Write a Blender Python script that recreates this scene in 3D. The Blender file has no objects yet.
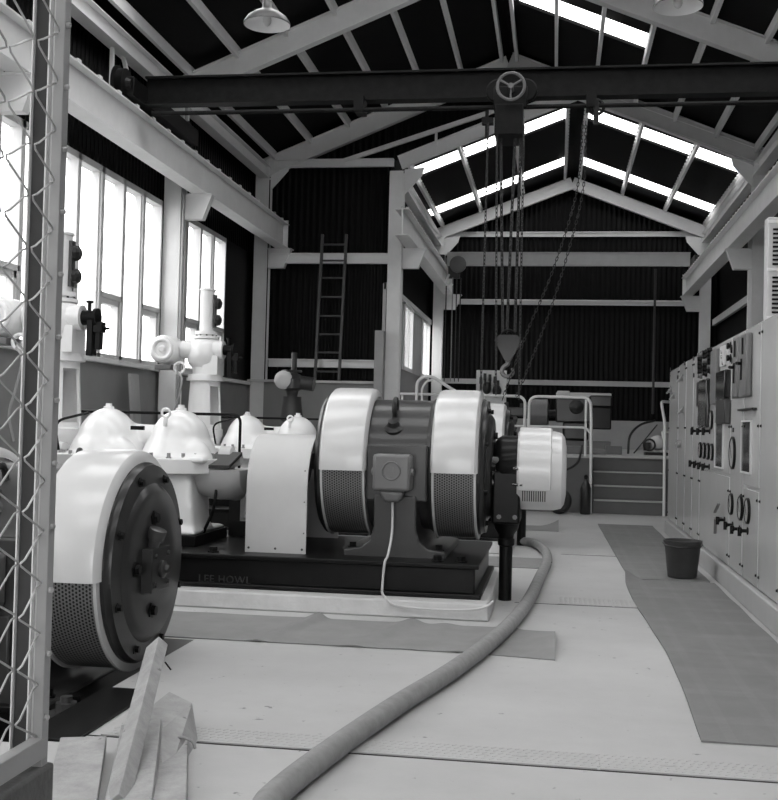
import bpy, math, random
from mathutils import Vector, Matrix, Quaternion
random.seed(4)
PI = math.pi
C = bpy.context.scene.collection
# ------------------------------------------------------------------ survey camera
F, H = 1110.0, 1.42
CX, CY = 389.0, 400.0
Yd = Vector(((555-CX)/F, -(431-CY)/F, 1)).normalized()
Xd = Vector((1, -.021, 0)); Xd.z = -(Xd.x*Yd.x+Xd.y*Yd.y)/Yd.z; Xd.normalize()
Zd = -Xd.cross(Yd)
if Zd.y < 0: Zd = -Zd
M = Matrix((Xd, Yd, Zd))
EYE = Vector((0, 0, H))
def ray(px, py): return M @ Vector(((px-CX)/F, -(py-CY)/F, 1))
def at(px, py, Y):
    r = ray(px, py); return EYE + r*(Y/r.y)
def fl(px, py, z=0):
    r = ray(px, py); return EYE + r*((z-H)/r.z)
def ax(px, py, X):
    r = ray(px, py); return EYE + r*(X/r.x)

cam = bpy.data.cameras.new('camera'); co = bpy.data.objects.new('camera', cam); C.objects.link(co)
cam.sensor_fit = 'HORIZONTAL'; cam.sensor_width = 36; cam.lens = F/778*36
cam.clip_start = .05; cam.clip_end = 300
rt = M @ Vector((1, 0, 0)); up = M @ Vector((0, 1, 0)); bk = -(M @ Vector((0, 0, 1)))
co.matrix_world = Matrix(((rt.x, up.x, bk.x, 0), (rt.y, up.y, bk.y, 0), (rt.z, up.z, bk.z, H), (0, 0, 0, 1)))
bpy.context.scene.camera = co

# ------------------------------------------------------------------ materials
def mat(name, g, rough=.5, metal=0., var=.08, scale=3., bump=0., bscale=60., coat=0., spots=0., grid=False, specks=0):
    m = bpy.data.materials.new(name); m.use_nodes = True
    nt = m.node_tree; b = nt.nodes['Principled BSDF']
    b.inputs['Roughness'].default_value = rough; b.inputs['Metallic'].default_value = metal
    b.inputs['Coat Weight'].default_value = coat; b.inputs['Specular IOR Level'].default_value = .5 if g > .05 else (.12 if g < .011 else .3); b.inputs['Coat Roughness'].default_value = .12
    tc = nt.nodes.new('ShaderNodeTexCoord')
    n = nt.nodes.new('ShaderNodeTexNoise'); n.inputs['Scale'].default_value = scale
    n.inputs['Detail'].default_value = 6; n.inputs['Roughness'].default_value = .65
    nt.links.new(tc.outputs['Object'], n.inputs['Vector'])
    r = nt.nodes.new('ShaderNodeValToRGB'); e = r.color_ramp.elements
    a, c = max(0, g*(1-var)), g*(1+var)
    e[0].position = .3; e[1].position = .7
    e[0].color = (a, a, a, 1); e[1].color = (c, c, c, 1)
    nt.links.new(n.outputs['Fac'], r.inputs['Fac'])
    out = r.outputs['Color']
    if spots:
        n2 = nt.nodes.new('ShaderNodeTexNoise'); n2.inputs['Scale'].default_value = 9; n2.inputs['Detail'].default_value = 8
        n2.inputs['Roughness'].default_value = .8
        nt.links.new(tc.outputs['Object'], n2.inputs['Vector'])
        r2 = nt.nodes.new('ShaderNodeValToRGB'); r2.color_ramp.elements[0].position = .64; r2.color_ramp.elements[1].position = .72
        r2.color_ramp.elements[0].color = (1, 1, 1, 1); k = 1-spots; r2.color_ramp.elements[1].color = (k, k, k, 1)
        nt.links.new(n2.outputs['Fac'], r2.inputs['Fac'])
        mx = nt.nodes.new('ShaderNodeMix'); mx.data_type = 'RGBA'; mx.blend_type = 'MULTIPLY'; mx.inputs[0].default_value = 1
        nt.links.new(out, mx.inputs[6]); nt.links.new(r2.outputs['Color'], mx.inputs[7]); out = mx.outputs[2]
    if grid:
        for ax_i, sc_, am in ((0, 4.2, .05), (1, 1.7, .06), (1, 40, .07)):
            sx = nt.nodes.new('ShaderNodeSeparateXYZ'); nt.links.new(tc.outputs['Object'], sx.inputs[0])
            mm = nt.nodes.new('ShaderNodeMath'); mm.operation = 'MULTIPLY'; mm.inputs[1].default_value = sc_; nt.links.new(sx.outputs[ax_i], mm.inputs[0])
            fr_ = nt.nodes.new('ShaderNodeMath'); fr_.operation = 'FRACT'; nt.links.new(mm.outputs[0], fr_.inputs[0])
            gt = nt.nodes.new('ShaderNodeMath'); gt.operation = 'GREATER_THAN'; gt.inputs[1].default_value = .78; nt.links.new(fr_.outputs[0], gt.inputs[0])
            sc2 = nt.nodes.new('ShaderNodeMath'); sc2.operation = 'MULTIPLY_ADD'; sc2.inputs[1].default_value = am; sc2.inputs[2].default_value = 1; nt.links.new(gt.outputs[0], sc2.inputs[0])
            mx = nt.nodes.new('ShaderNodeMix'); mx.data_type = 'RGBA'; mx.blend_type = 'MULTIPLY'; mx.clamp_result = False; mx.inputs[0].default_value = 1
            nt.links.new(out, mx.inputs[6]); nt.links.new(sc2.outputs[0], mx.inputs[7]); out = mx.outputs[2]
    if specks:
        n4 = nt.nodes.new('ShaderNodeTexNoise'); n4.inputs['Scale'].default_value = specks; n4.inputs['Detail'].default_value = 3
        nt.links.new(tc.outputs['Object'], n4.inputs['Vector'])
        r4 = nt.nodes.new('ShaderNodeValToRGB'); r4.color_ramp.elements[0].position = .70; r4.color_ramp.elements[1].position = .76
        r4.color_ramp.elements[0].color = (1, 1, 1, 1); r4.color_ramp.elements[1].color = (.45, .45, .45, 1)
        nt.links.new(n4.outputs['Fac'], r4.inputs['Fac'])
        mx = nt.nodes.new('ShaderNodeMix'); mx.data_type = 'RGBA'; mx.blend_type = 'MULTIPLY'; mx.inputs[0].default_value = 1
        nt.links.new(out, mx.inputs[6]); nt.links.new(r4.outputs['Color'], mx.inputs[7]); out = mx.outputs[2]
    nt.links.new(out, b.inputs['Base Color'])
    if bump:
        n3 = nt.nodes.new('ShaderNodeTexNoise'); n3.inputs['Scale'].default_value = bscale; n3.inputs['Detail'].default_value = 4
        nt.links.new(tc.outputs['Object'], n3.inputs['Vector'])
        bm = nt.nodes.new('ShaderNodeBump'); bm.inputs['Strength'].default_value = bump; bm.inputs['Distance'].default_value = .01
        nt.links.new(n3.outputs['Fac'], bm.inputs['Height']); nt.links.new(bm.outputs['Normal'], b.inputs['Normal'])
    return m
MT = dict(
    white=mat('white_enamel', .82, .28, var=.03, coat=.5),
    guard=mat('guard_enamel', .60, .3, var=.04, coat=.4, bump=.03, bscale=150),
    cover=mat('cover_paint', .52, .45, var=.04, bump=.05, bscale=220),
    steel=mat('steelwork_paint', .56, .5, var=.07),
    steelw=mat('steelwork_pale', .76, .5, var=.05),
    frame=mat('window_frame_paint', .66, .5, var=.05),
    dark=mat('dark_machine_paint', .020, .36, var=.2, coat=.2),
    mid=mat('grey_machine_paint', .040, .38, var=.12, coat=.25),
    midl=mat('grey_junction_paint', .13, .4, var=.08, coat=.2),
    black=mat('black_paint', .006, .42, var=.3, coat=.1),
    bed=mat('black_bed_paint', .007, .36, var=.4, coat=.15, bump=.15, bscale=30),
    crane=mat('crane_dark_paint', .008, .5, var=.5, scale=8, bump=.1),
    lining=mat('black_lining', .003, .6, var=.3),
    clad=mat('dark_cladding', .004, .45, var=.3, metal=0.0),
    dado=mat('grey_dado', .24, .6, var=.06),
    dadol=mat('pale_dado', .33, .6, var=.06),
    floor=mat('floor_concrete', .42, .55, var=.09, scale=1.1, bump=.08, bscale=90, spots=.12, specks=16),
    plinth=mat('painted_plinth', .47, .6, var=.10, scale=5, bump=.3, bscale=25, spots=.25),
    kerb=mat('kerb_paint', .40, .6, var=.05),
    step=mat('step_paint', .10, .6, var=.1),
    nose=mat('step_nosing', .42, .5, var=.05),
    plat=mat('platform_top', .38, .6, var=.1),
    mat_=mat('rubber_mat', .17, .8, var=.12, scale=2, grid=True, bump=.25, bscale=160),
    canvas=mat('canvas_mat', .22, .85, var=.10, scale=4, bump=.2, bscale=120),
    hose=mat('canvas_hose', .24, .7, var=.16, scale=14, bump=.2, bscale=200),
    timber=mat('raw_timber', .31, .7, var=.22, scale=9, bump=.3, bscale=80, spots=.35, specks=22),
    wirem=mat('galvanised_wire', .42, .4, metal=.5, var=.1),
    galv=mat('galvanised_steel', .30, .45, metal=.2, var=.1),
    block=mat('rough_block', .09, .85, var=.25, scale=9, bump=.6, bscale=40),
    cab=mat('cabinet_grey', .50, .22, var=.03, coat=.35),
    cabl=mat('cabinet_bezel', .55, .4, var=.03),
    relay=mat('relay_grey', .13, .4, var=.05),
    chrome=mat('bright_metal', .6, .2, metal=1, var=.05),
    rubber=mat('black_rubber', .018, .6, var=.2),
    bucket=mat('bucket_rubber', .045, .5, var=.2),
    enamel=mat('lamp_enamel', .5, .35, var=.05),
    lampin=mat('lamp_inner', .75, .5, var=.02),
    pitm=mat('pit_floor', .03, .8, var=.4),
    chain=mat('chain_steel', .035, .4, metal=.4, var=.2),
    ladder=mat('ladder_timber', .07, .6, var=.15),
    ground=mat('outdoor_ground', .3, .9, var=.1),
    dial=mat('meter_face', .32, .4, var=.02),
    wire_white=mat('white_tube', .62, .35, var=.03, coat=.3),
)
def glassmat(name, tint, rough):
    m = bpy.data.materials.new(name); m.use_nodes = True; nt = m.node_tree
    for n in list(nt.nodes): nt.nodes.remove(n)
    o = nt.nodes.new('ShaderNodeOutputMaterial'); t = nt.nodes.new('ShaderNodeBsdfTransparent'); g = nt.nodes.new('ShaderNodeBsdfGlossy')
    t.inputs[0].default_value = (tint, tint, tint, 1); g.inputs['Roughness'].default_value = rough
    x = nt.nodes.new('ShaderNodeMixShader'); x.inputs[0].default_value = .03
    nt.links.new(t.outputs[0], x.inputs[1]); nt.links.new(g.outputs[0], x.inputs[2])
    nt.links.new(x.outputs[0], o.inputs[0]); return m
MT['glass'] = glassmat('window_glass', .92, .1)
MT['fibre'] = glassmat('skylight_sheet', .9, .5)
# panels whose glazing reads dark
MT['darkglass'] = mat('dark_relay_glass', .01, .12, var=.1, coat=.6)

def perf_mat(cy, cz, R):
    """perforated sheet: staggered round holes laid out round an X axis"""
    m = bpy.data.materials.new('perforated_sheet'); m.use_nodes = True; nt = m.node_tree; b = nt.nodes['Principled BSDF']
    b.inputs['Roughness'].default_value = .4; b.inputs['Metallic'].default_value = .2
    N = lambda t: nt.nodes.new(t); L = nt.links.new
    def math_(op, a, bb=None):
        n = N('ShaderNodeMath'); n.operation = op
        for i, v in enumerate((a, bb)):
            if v is None: continue
            if isinstance(v, (int, float)): n.inputs[i].default_value = v
            else: L(v, n.inputs[i])
        return n.outputs[0]
    tc = N('ShaderNodeTexCoord'); sp = N('ShaderNodeSeparateXYZ'); L(tc.outputs['Object'], sp.inputs[0])
    a = math_('ARCTAN2', math_('SUBTRACT', sp.outputs[2], cz), math_('SUBTRACT', sp.outputs[1], cy))
    u = math_('MULTIPLY', a, R/.0215); v = math_('MULTIPLY', sp.outputs[0], 1/.019)
    row = math_('FLOOR', v); off = math_('MULTIPLY', math_('MODULO', math_('ABSOLUTE', row), 2), .5)
    fu = math_('SUBTRACT', math_('FRACT', math_('ADD', u, off)), .5); fv = math_('SUBTRACT', math_('FRACT', v), .5)
    d = math_('SQRT', math_('ADD', math_('MULTIPLY', fu, fu), math_('MULTIPLY', fv, fv)))
    h = math_('GREATER_THAN', d, .33)
    mx = N('ShaderNodeMix'); mx.data_type = 'RGBA'; L(h, mx.inputs[0])
    mx.inputs[6].default_value = (.004, .004, .004, 1); mx.inputs[7].default_value = (.19, .19, .19, 1)
    L(mx.outputs[2], b.inputs['Base Color']); return m

# ------------------------------------------------------------------ mesh helpers
def bolts(parent, items, name, m):
    for p, a, r, h in items: MB().bolt(p, a, r, h).build(name, m, parent)
class MB:
    def __init__(s): s.v = []; s.f = []
    def add(s, vs, fs):
        o = len(s.v); s.v += [Vector(p) for p in vs]; s.f += [tuple(i+o for i in f) for f in fs]; return s
    def box(s, x0, x1, y0, y1, z0, z1):
        x0, x1 = sorted((x0, x1)); y0, y1 = sorted((y0, y1)); z0, z1 = sorted((z0, z1))
        return s.add([(x0, y0, z0), (x1, y0, z0), (x1, y1, z0), (x0, y1, z0), (x0, y0, z1), (x1, y0, z1), (x1, y1, z1), (x0, y1, z1)],
                     [(3, 2, 1, 0), (4, 5, 6, 7), (0, 1, 5, 4), (1, 2, 6, 5), (2, 3, 7, 6), (3, 0, 4, 7)])
    def bar(s, p0, p1, w, h, up=(0, 0, 1)):
        """rectangular bar from p0 to p1, w across, h along up"""
        p0, p1 = Vector(p0), Vector(p1); d = (p1-p0).normalized(); u = Vector(up); r = d.cross(u)
        if r.length < 1e-4: u = Vector((0, 1, 0)); r = d.cross(u)
        r.normalize(); u = r.cross(d).normalized()
        vs = [p + r*a*w/2 + u*b*h/2 for p in (p0, p1) for a, b in ((-1, -1), (1, -1), (1, 1), (-1, 1))]
        return s.add(vs, [(0, 3, 2, 1)[::-1], (4, 5, 6, 7)[::-1], (0, 1, 5, 4), (1, 2, 6, 5), (2, 3, 7, 6), (3, 0, 4, 7)])
    def ibeam(s, p0, p1, h, w, t=.015, up=(0, 0, 1)):
        p0, p1 = Vector(p0), Vector(p1); d = (p1-p0).normalized(); u = Vector(up); r = d.cross(u).normalized(); u = r.cross(d).normalized()
        a, b = w/2, h/2; tw = t*.7
        pr = [(-a, -b), (a, -b), (a, -b+t), (tw, -b+t), (tw, b-t), (a, b-t), (a, b), (-a, b), (-a, b-t), (-tw, b-t), (-tw, -b+t), (-a, -b+t)]
        n = len(pr); vs = [p + r*x + u*y for p in (p0, p1) for x, y in pr]
        fs = [(i, (i+1) % n, n+(i+1) % n, n+i) for i in range(n)]
        for o in (0, n): fs += [(o, o+1, o+2, o+11), (o+2, o+3, o+10, o+11), (o+3, o+4, o+9, o+10), (o+4, o+5, o+8, o+9), (o+5, o+6, o+7, o+8)]
        return s.add(vs, fs)
    def tube(s, pts, r, n=10, cap=True, closed=False):
        pts = [Vector(p) for p in pts]; m = len(pts); rs = r if isinstance(r, (list, tuple)) else [r]*m
        nrm = None; rings = []
        for i, p in enumerate(pts):
            if closed: t = (pts[(i+1) % m]-pts[i-1])
            else: t = pts[min(i+1, m-1)]-pts[max(i-1, 0)]
            t.normalize()
            if nrm is None:
                nrm = t.cross(Vector((0, 0, 1)))
                if nrm.length < .1: nrm = t.cross(Vector((0, 1, 0)))
            nrm = (nrm - t*nrm.dot(t)).normalized(); bn = t.cross(nrm)
            rings.append([p + (nrm*math.cos(2*PI*k/n)+bn*math.sin(2*PI*k/n))*rs[i] for k in range(n)])
        vs = [q for g in rings for q in g]; fs = []
        for i in range(m if closed else m-1):
            j = (i+1) % m
            for k in range(n): fs.append((i*n+k, i*n+(k+1) % n, j*n+(k+1) % n, j*n+k))
        if cap and not closed: fs += [tuple(range(n))[::-1], tuple((m-1)*n+k for k in range(n))]
        return s.add(vs, fs)
    def cyl(s, p0, p1, r0, r1=None, n=24): return s.tube([p0, p1], [r0, r0 if r1 is None else r1], n)
    def lathe(s, base, axis, prof, n=32):
        """prof: (distance along axis, radius)"""
        base = Vector(base); a = Vector(axis).normalized(); u = a.orthogonal().normalized(); w = a.cross(u)
        vs = []; fs = []
        for h, r in prof:
            for k in range(n): vs.append(base + a*h + (u*math.cos(2*PI*k/n)+w*math.sin(2*PI*k/n))*max(r, 1e-4))
        for i in range(len(prof)-1):
            for k in range(n): fs.append((i*n+k, i*n+(k+1) % n, (i+1)*n+(k+1) % n, (i+1)*n+k))
        fs += [tuple(range(n))[::-1], tuple((len(prof)-1)*n+k for k in range(n))]
        return s.add(vs, fs)
    def prism(s, poly, d):
        """closed polygon (3D points) extruded by the vector d"""
        d = Vector(d); n = len(poly); vs = [Vector(p) for p in poly]; vs += [p+d for p in vs[:n]]
        return s.add(vs, [tuple(range(n))[::-1], tuple(range(n, 2*n))] + [(i, (i+1) % n, n+(i+1) % n, n+i) for i in range(n)])
    def ell(s, c, r, n=24, m=14):
        c = Vector(c); vs = []; fs = []
        for j in range(m+1):
            t = PI*j/m
            for k in range(n):
                vs.append(c + Vector((r[0]*math.sin(t)*math.cos(2*PI*k/n), r[1]*math.sin(t)*math.sin(2*PI*k/n), -r[2]*math.cos(t))))
        for j in range(m):
            for k in range(n): fs.append((j*n+k, j*n+(k+1) % n, (j+1)*n+(k+1) % n, (j+1)*n+k))
        return s.add(vs, fs)
    def bolt(s, p, axis, r=.02, h=.02):
        return s.lathe(p, axis, [(0, r*1.5), (h*.25, r*1.5), (h*.26, r), (h, r)], 6)
    def torus(s, c, axis, R, r, n=28, k=8):
        a = Vector(axis).normalized(); u = a.orthogonal().normalized(); w = a.cross(u); c = Vector(c)
        return s.tube([c+(u*math.cos(2*PI*i/n)+w*math.sin(2*PI*i/n))*R for i in range(n)], r, k, closed=True)
    def build(s, name, m, parent=None, bev=0., smooth=35, remesh=0., kind=None, label=None, loc=None, merge=False):
        me = bpy.data.meshes.new(name)
        if parent is not None:
            p = parent; off = Vector()
            while p is not None: off += p.location; p = p.parent
        elif loc is not None: off = Vector(loc)
        else:
            xs = [v.x for v in s.v]; ys = [v.y for v in s.v]; zs = [v.z for v in s.v]
            off = Vector(((min(xs)+max(xs))/2, (min(ys)+max(ys))/2, min(zs)))
        me.from_pydata([v-off for v in s.v], [], s.f); me.validate()
        import bmesh
        b = bmesh.new(); b.from_mesh(me)
        if merge: bmesh.ops.remove_doubles(b, verts=b.verts, dist=1e-4)
        bmesh.ops.recalc_face_normals(b, faces=b.faces); b.to_mesh(me); b.free()
        me.materials.append(MT[m] if isinstance(m, str) else m)
        if smooth:
            me.shade_smooth()
            if not remesh: me.set_sharp_from_angle(angle=math.radians(smooth))
        o = bpy.data.objects.new(name, me); C.objects.link(o)
        if parent is not None: o.parent = parent
        else: o.location = off
        if remesh:
            md = o.modifiers.new('r', 'REMESH'); md.mode = 'VOXEL'; md.voxel_size = remesh; md.use_smooth_shade = True
            sm = o.modifiers.new('s', 'SMOOTH'); sm.iterations = 6; sm.factor = .6
        elif bev:
            md = o.modifiers.new('b', 'BEVEL'); md.width = bev; md.segments = 2; md.limit_method = 'ANGLE'; md.angle_limit = math.radians(40)
        if kind: o['kind'] = kind
        if label: o['label'] = label
        return o
def tag(o, label, cat, group=None):
    o['label'] = label; o['category'] = cat
    if group: o['group'] = group
    return o
def thing(name, loc, label, cat, group=None):
    o = bpy.data.objects.new(name, None); C.objects.link(o); o.location = loc; o.empty_display_size = .1
    return tag(o, label, cat, group)
def children(o): return [c for c in C.objects if c.parent is o]
def copy_tree(o, d=(0, 0, 0), parent=None, skip=()):
    c = o.copy(); C.objects.link(c); c.parent = parent
    if parent is None: c.location = o.location + Vector(d)
    for ch in [x for x in bpy.data.objects if x.parent == o]:
        if ch.name.split('.')[0] in skip: continue
        copy_tree(ch, (0, 0, 0), c)
    return c
def struct(mb, name, m, **k): return mb.build(name, m, kind='structure', **k)
def bend(pts, r=.08, n=5):
    """round the corners of a polyline"""
    pts = [Vector(p) for p in pts]; out = [pts[0]]
    for a, b, c in zip(pts, pts[1:], pts[2:]):
        d0 = (a-b); d1 = (c-b); q = min(r, d0.length*.45, d1.length*.45)
        p0 = b+d0.normalized()*q; p1 = b+d1.normalized()*q
        for i in range(n+1):
            t = i/n; out.append(p0*(1-t)**2 + b*2*t*(1-t) + p1*t*t)
    out.append(pts[-1]); return out
def spline(pts, n=8):
    pts = [Vector(p) for p in pts]; P = [pts[0]*2-pts[1]]+pts+[pts[-1]*2-pts[-2]]; out = []
    for i in range(1, len(P)-2):
        a, b, c, d = P[i-1:i+3]
        for k in range(n):
            t = k/n; out.append(.5*((2*b)+(c-a)*t+(2*a-5*b+4*c-d)*t*t+(3*b-a-3*c+d)*t**3))
    out.append(pts[-1]); return out

# ================================================================== THE BUILDING
XL, XR, XI = -6.2, 4.1, -3.42          # left wall, right wall, inner left wall of the far bay
YF, YM, YB = -6.0, 22.12, 29.9         # unseen end with an added opening, gable step, end wall
RX, RZ, RS = -1.05, 8.98, .408         # near roof ridge
BX, BZ, BS = .32, 8.28, .385           # far roof ridge
zr = lambda x: RZ-RS*abs(x-RX)
zb = lambda x: BZ-BS*abs(x-BX)

def corrugated(a0, a1, z0, z1, fixed, along='x', pitch=.13, amp=.022, cuts=()):
    """vertical corrugated sheet between heights z0(a) and z1(a)"""
    mb = MB(); n = int((a1-a0)/pitch)*4; q = lambda f, a: f(a) if callable(f) else f
    pts = []
    for i in range(n+1):
        a = a0+(a1-a0)*i/n; o = amp*(0, 1, 1, 0)[i % 4]
        b, t = q(z0, a), q(z1, a)
        for z in (b, t): pts.append((a, fixed+o, z) if along == 'x' else (fixed+o, a, z))
    fs = [(2*i, 2*i+2, 2*i+3, 2*i+1) for i in range(n)]
    return mb.add(pts, fs)

# ground outside
struct(MB().box(-45, 45, -40, 70, -1.0, -.62), 'ground', 'ground')
# floor, with the sunken bay on the left
PX, PY0, PY1 = -2.3, 4.6, 7.02
fb = MB()
fb.box(XL, XR, YF, PY0, -.6, 0); fb.box(PX, XR, PY0, PY1, -.6, 0); fb.box(XL, XR, PY1, YB, -.6, 0)
struct(fb, 'floor', 'floor', smooth=0)
struct(MB().box(XL, PX, PY0, PY1, -.6, -.44), 'floor_sunken', 'pitm', smooth=0)

# left wall: dado, cladding above windows, dark panel at the far end
wl = MB()
wl.box(XL-.15, XL, YF, 22, 0, 2.24)
struct(wl, 'wall_left', 'dado', smooth=0)
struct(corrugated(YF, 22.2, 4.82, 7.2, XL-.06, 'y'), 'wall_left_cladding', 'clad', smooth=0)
wz0, wz1 = 2.27, 4.86
spans = [(-4, .8), (1.6, 6.0), (6.6, 10.3), (11.2, 16.55), (17.75, 19.95)]
cl = MB(); prev = YF
for a, b in spans+[(22.2, 22.2)]:
    if a > prev: cl.box(XL-.1, XL-.03, prev, a, 2.2, 4.9)
    prev = b
struct(cl, 'wall_left_panels', 'clad', smooth=0)
struct(MB().box(XL-.12, XL+.08, YF, 22, 2.20, 2.27), 'trim_1', 'steelw', bev=.01)
for wi, (a, b) in enumerate(spans):
    fr = MB(); x0, x1 = XL-.09, XL+.07
    fr.box(x0, x1, a, b, wz0, wz0+.06); fr.box(x0, x1, a, b, wz1-.09, wz1)
    n = max(2, round((b-a)/.79)); ys = [a+(b-a)*i/n for i in range(n+1)]
    for y in ys: fr.box(x0, x1, max(a, y-.05), min(b, y+.05), wz0, wz1)
    pane = MB()
    for i, (y0, y1) in enumerate(zip(ys, ys[1:])):
        # transom, casement and inner stiles
        if i % 2 == 0:
            fr.box(x0+.02, x1, y0, y1, 3.1, 3.17)
            fr.box(x0+.03, x1-.02, y0+.04, y0+.10, wz0, 3.1); fr.box(x0+.03, x1-.02, y1-.10, y1-.04, wz0, 3.1)
            fr.box(x0+.03, x1-.02, y0+.04, y1-.04, 3.02, 3.1)
        else:
            fr.box(x0+.04, x1-.03, y0+.035, y0+.08, wz0, wz1); fr.box(x0+.04, x1-.03, y1-.08, y1-.035, wz0, wz1)
    w = struct(fr, 'window_%d' % (wi+1), 'frame', bev=.004)
    MB().box(XL-.035, XL-.029, a, b, wz0, wz1).build('pane', 'glass', w)

# stepped wall with the ladder, gable above the far opening
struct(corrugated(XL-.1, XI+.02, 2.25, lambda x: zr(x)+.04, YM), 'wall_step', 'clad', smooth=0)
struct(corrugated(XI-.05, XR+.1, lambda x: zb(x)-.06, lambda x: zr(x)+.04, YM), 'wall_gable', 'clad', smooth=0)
struct(MB().box(XL, XI, YM-.22, YM+.1, 0, 2.27), 'wall_step_dado', 'dado', smooth=0)
struct(MB().box(XL, XI+.05, YM-.30, YM+.12, 2.27, 2.32), 'trim_2', 'steel', bev=.006)
# inner left wall of the far bay with two windows
il = MB()
il.box(XI-.1, XI, YM, YB, 0, 2.72)
struct(il, 'wall_inner_left', 'dadol', smooth=0)
iw = [(24.75, 26.2), (28.2, 29.75)]
prev = YM; im = MB()
for a, b in iw+[(YB+.1, YB+.1)]:
    im.box(XI-.08, XI-.01, prev, a, 2.7, 4.32); prev = b
struct(im, 'wall_inner_piers', 'steel', smooth=0)
struct(corrugated(YM-.05, YB+.1, 4.2, lambda y: zb(XI)+.05, XI-.05, 'y'), 'wall_inner_cladding', 'clad', smooth=0)
struct(MB().box(XI-.06, XI+.05, YM, YB, 4.22, 4.34), 'trim_3', 'steelw')
for i, (a, b) in enumerate(iw):
    fr = MB(); x0, x1 = XI-.07, XI+.03
    fr.box(x0, x1, a, b, 2.72, 2.8); fr.box(x0, x1, a, b, 4.14, 4.22)
    for y in (a, (a+b)/2, b): fr.box(x0, x1, y-.03, y+.03, 2.72, 4.22)
    w = struct(fr, 'window_%d' % (6+i), 'steelw')
    MB().box(XI-.03, XI-.025, a, b, 2.74, 4.2).build('pane', 'glass', w)
# end wall
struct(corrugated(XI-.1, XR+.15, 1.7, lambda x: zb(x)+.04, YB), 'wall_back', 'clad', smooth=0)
struct(MB().box(XI, XR, YB-.2, YB+.15, 0, 1.73), 'wall_back_dado', 'dadol', smooth=0)
# right wall
struct(MB().box(XR, XR+.15, YF, YB+.1, 0, 2.3), 'wall_right', 'dado', smooth=0)
struct(corrugated(YF, YB+.1, 2.25, 7.1, XR+.03, 'y'), 'wall_right_cladding', 'clad', smooth=0)
# end behind the camera: gable wall over an unseen opening added for frontal daylight
wf = MB()
wf.box(XL, -3.2, YF-.15, YF, 0, 4.0); wf.box(2.2, XR, YF-.15, YF, 0, 4.0)
wf.prism([(XL, YF, 4.0), (XR, YF, 4.0), (XR, YF, zr(XR)), (RX, YF, zr(RX)), (XL, YF, zr(XL))], (0, -.15, 0))
struct(wf, 'wall_front', 'dado', smooth=0)

# roofs as sheets with the skylight strips left open
def slope(name, xa, xb, y0, y1, zf, holes, m='lining', t=.05):
    """roof slope from xa to xb, holes = [(ya, yb, xstart, xend)]"""
    mb = MB(); prev = y0
    def piece(ya, yb, a, b):
        if yb-ya < 1e-3 or abs(b-a) < 1e-3: return
        a, b = sorted((a, b))
        mb.prism([(a, ya, zf(a)), (b, ya, zf(b)), (b, ya, zf(b)+t), (a, ya, zf(a)+t)], (0, yb-ya, 0))
    for ya, yb, a, b in sorted(holes):
        piece(prev, ya, xa, xb); lo, hi = sorted((xa, xb)); ha, hb = sorted((a, b))
        piece(ya, yb, lo, ha); piece(ya, yb, hb, hi); prev = yb
    piece(prev, y1, xa, xb)
    o = struct(mb, name, m, smooth=0)
    for ya, yb, a, b in holes:
        a, b = sorted((a, b)); z = t*.5
        MB().prism([(a, ya, zf(a)+z), (b, ya, zf(b)+z), (b, ya, zf(b)+z+.004), (a, ya, zf(a)+z+.004)], (0, yb-ya, 0)).build('skylight_sheet', 'fibre', o, smooth=0, label='translucent skylight strip')
_b = [(-2.0, .0), (2.2, 4.2), (7.0, 9.0), (12.0, 14.0)]  # out-of-view roof openings, added and widened for more top light
NH = [(a, b, -5.6, RX-.2) for a, b in _b]
NHR = [(a, b, RX+.2, 3.6) for a, b in _b]+[(18.5, 19.3, RX+.28, 1.42)]
slope('ceiling_near_left', XL-.2, RX, YF, YM+.05, zr, NH)
slope('ceiling_near_right', RX, XR+.2, YF, YM+.05, zr, NHR)
FS = [(23.35, 24.3), (27.6, 28.6)]
slope('ceiling_far_left', XI-.2, BX, YM+.05, YB+.2, zb, [(a, b, XI+.12, BX-.22) for a, b in FS])
slope('ceiling_far_right', BX, XR+.2, YM+.05, YB+.2, zb, [(a, b, BX+.22, XR-.12) for a, b in FS])

# ------------------------------------------------------------------ portal frames (things)
def column(x, y, ztop, label, bracket=0, zb_=4.98, w=.28, group=None):
    t = thing('steel_column', (x, y, 0), label, 'column', group)
    MB().ibeam((x, y, 0), (x, y, ztop), w, w, .018, up=(0, 1, 0)).build('shaft', 'steelw', t)
    if bracket:
        s = bracket; a = x+s*w/2
        b = MB().prism([(a, y-.07, zb_), (a+s*.47, y-.07, zb_), (a+s*.33, y-.07, zb_-.38), (a, y-.07, zb_-.38)], (0, .14, 0))
        b.box(a, a+s*.49, y-.11, y+.11, zb_, zb_+.018)
        b.build('bracket', 'steelw', t)
    return t
column(-6.0, 22, 6.75, 'pale steel column at the left end of the ladder wall, with crane bracket', 1)
column(-6.0, 16.75, 6.75, 'pale steel column between the two bright left-hand windows', 1)
column(-6.0, 10.8, 6.75, 'pale steel column seen through the chain-link fence', 1)
column(-3.24, 22, 6.55, 'pale steel column at the right end of the ladder wall', 1)
column(-3.16, 29.55, 6.55, 'far left column in the corner by the end wall', 1, w=.26)
column(3.77, 29.55, 6.5, 'far right column by the end wall, behind the switchboard end', -1, w=.26)
column(3.79, 22, 6.65, 'near right column rising behind the switchboard top', -1)
column(3.79, 16.75, 6.65, 'right wall column hidden beside the switchboard, just out of view', -1)

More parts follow.
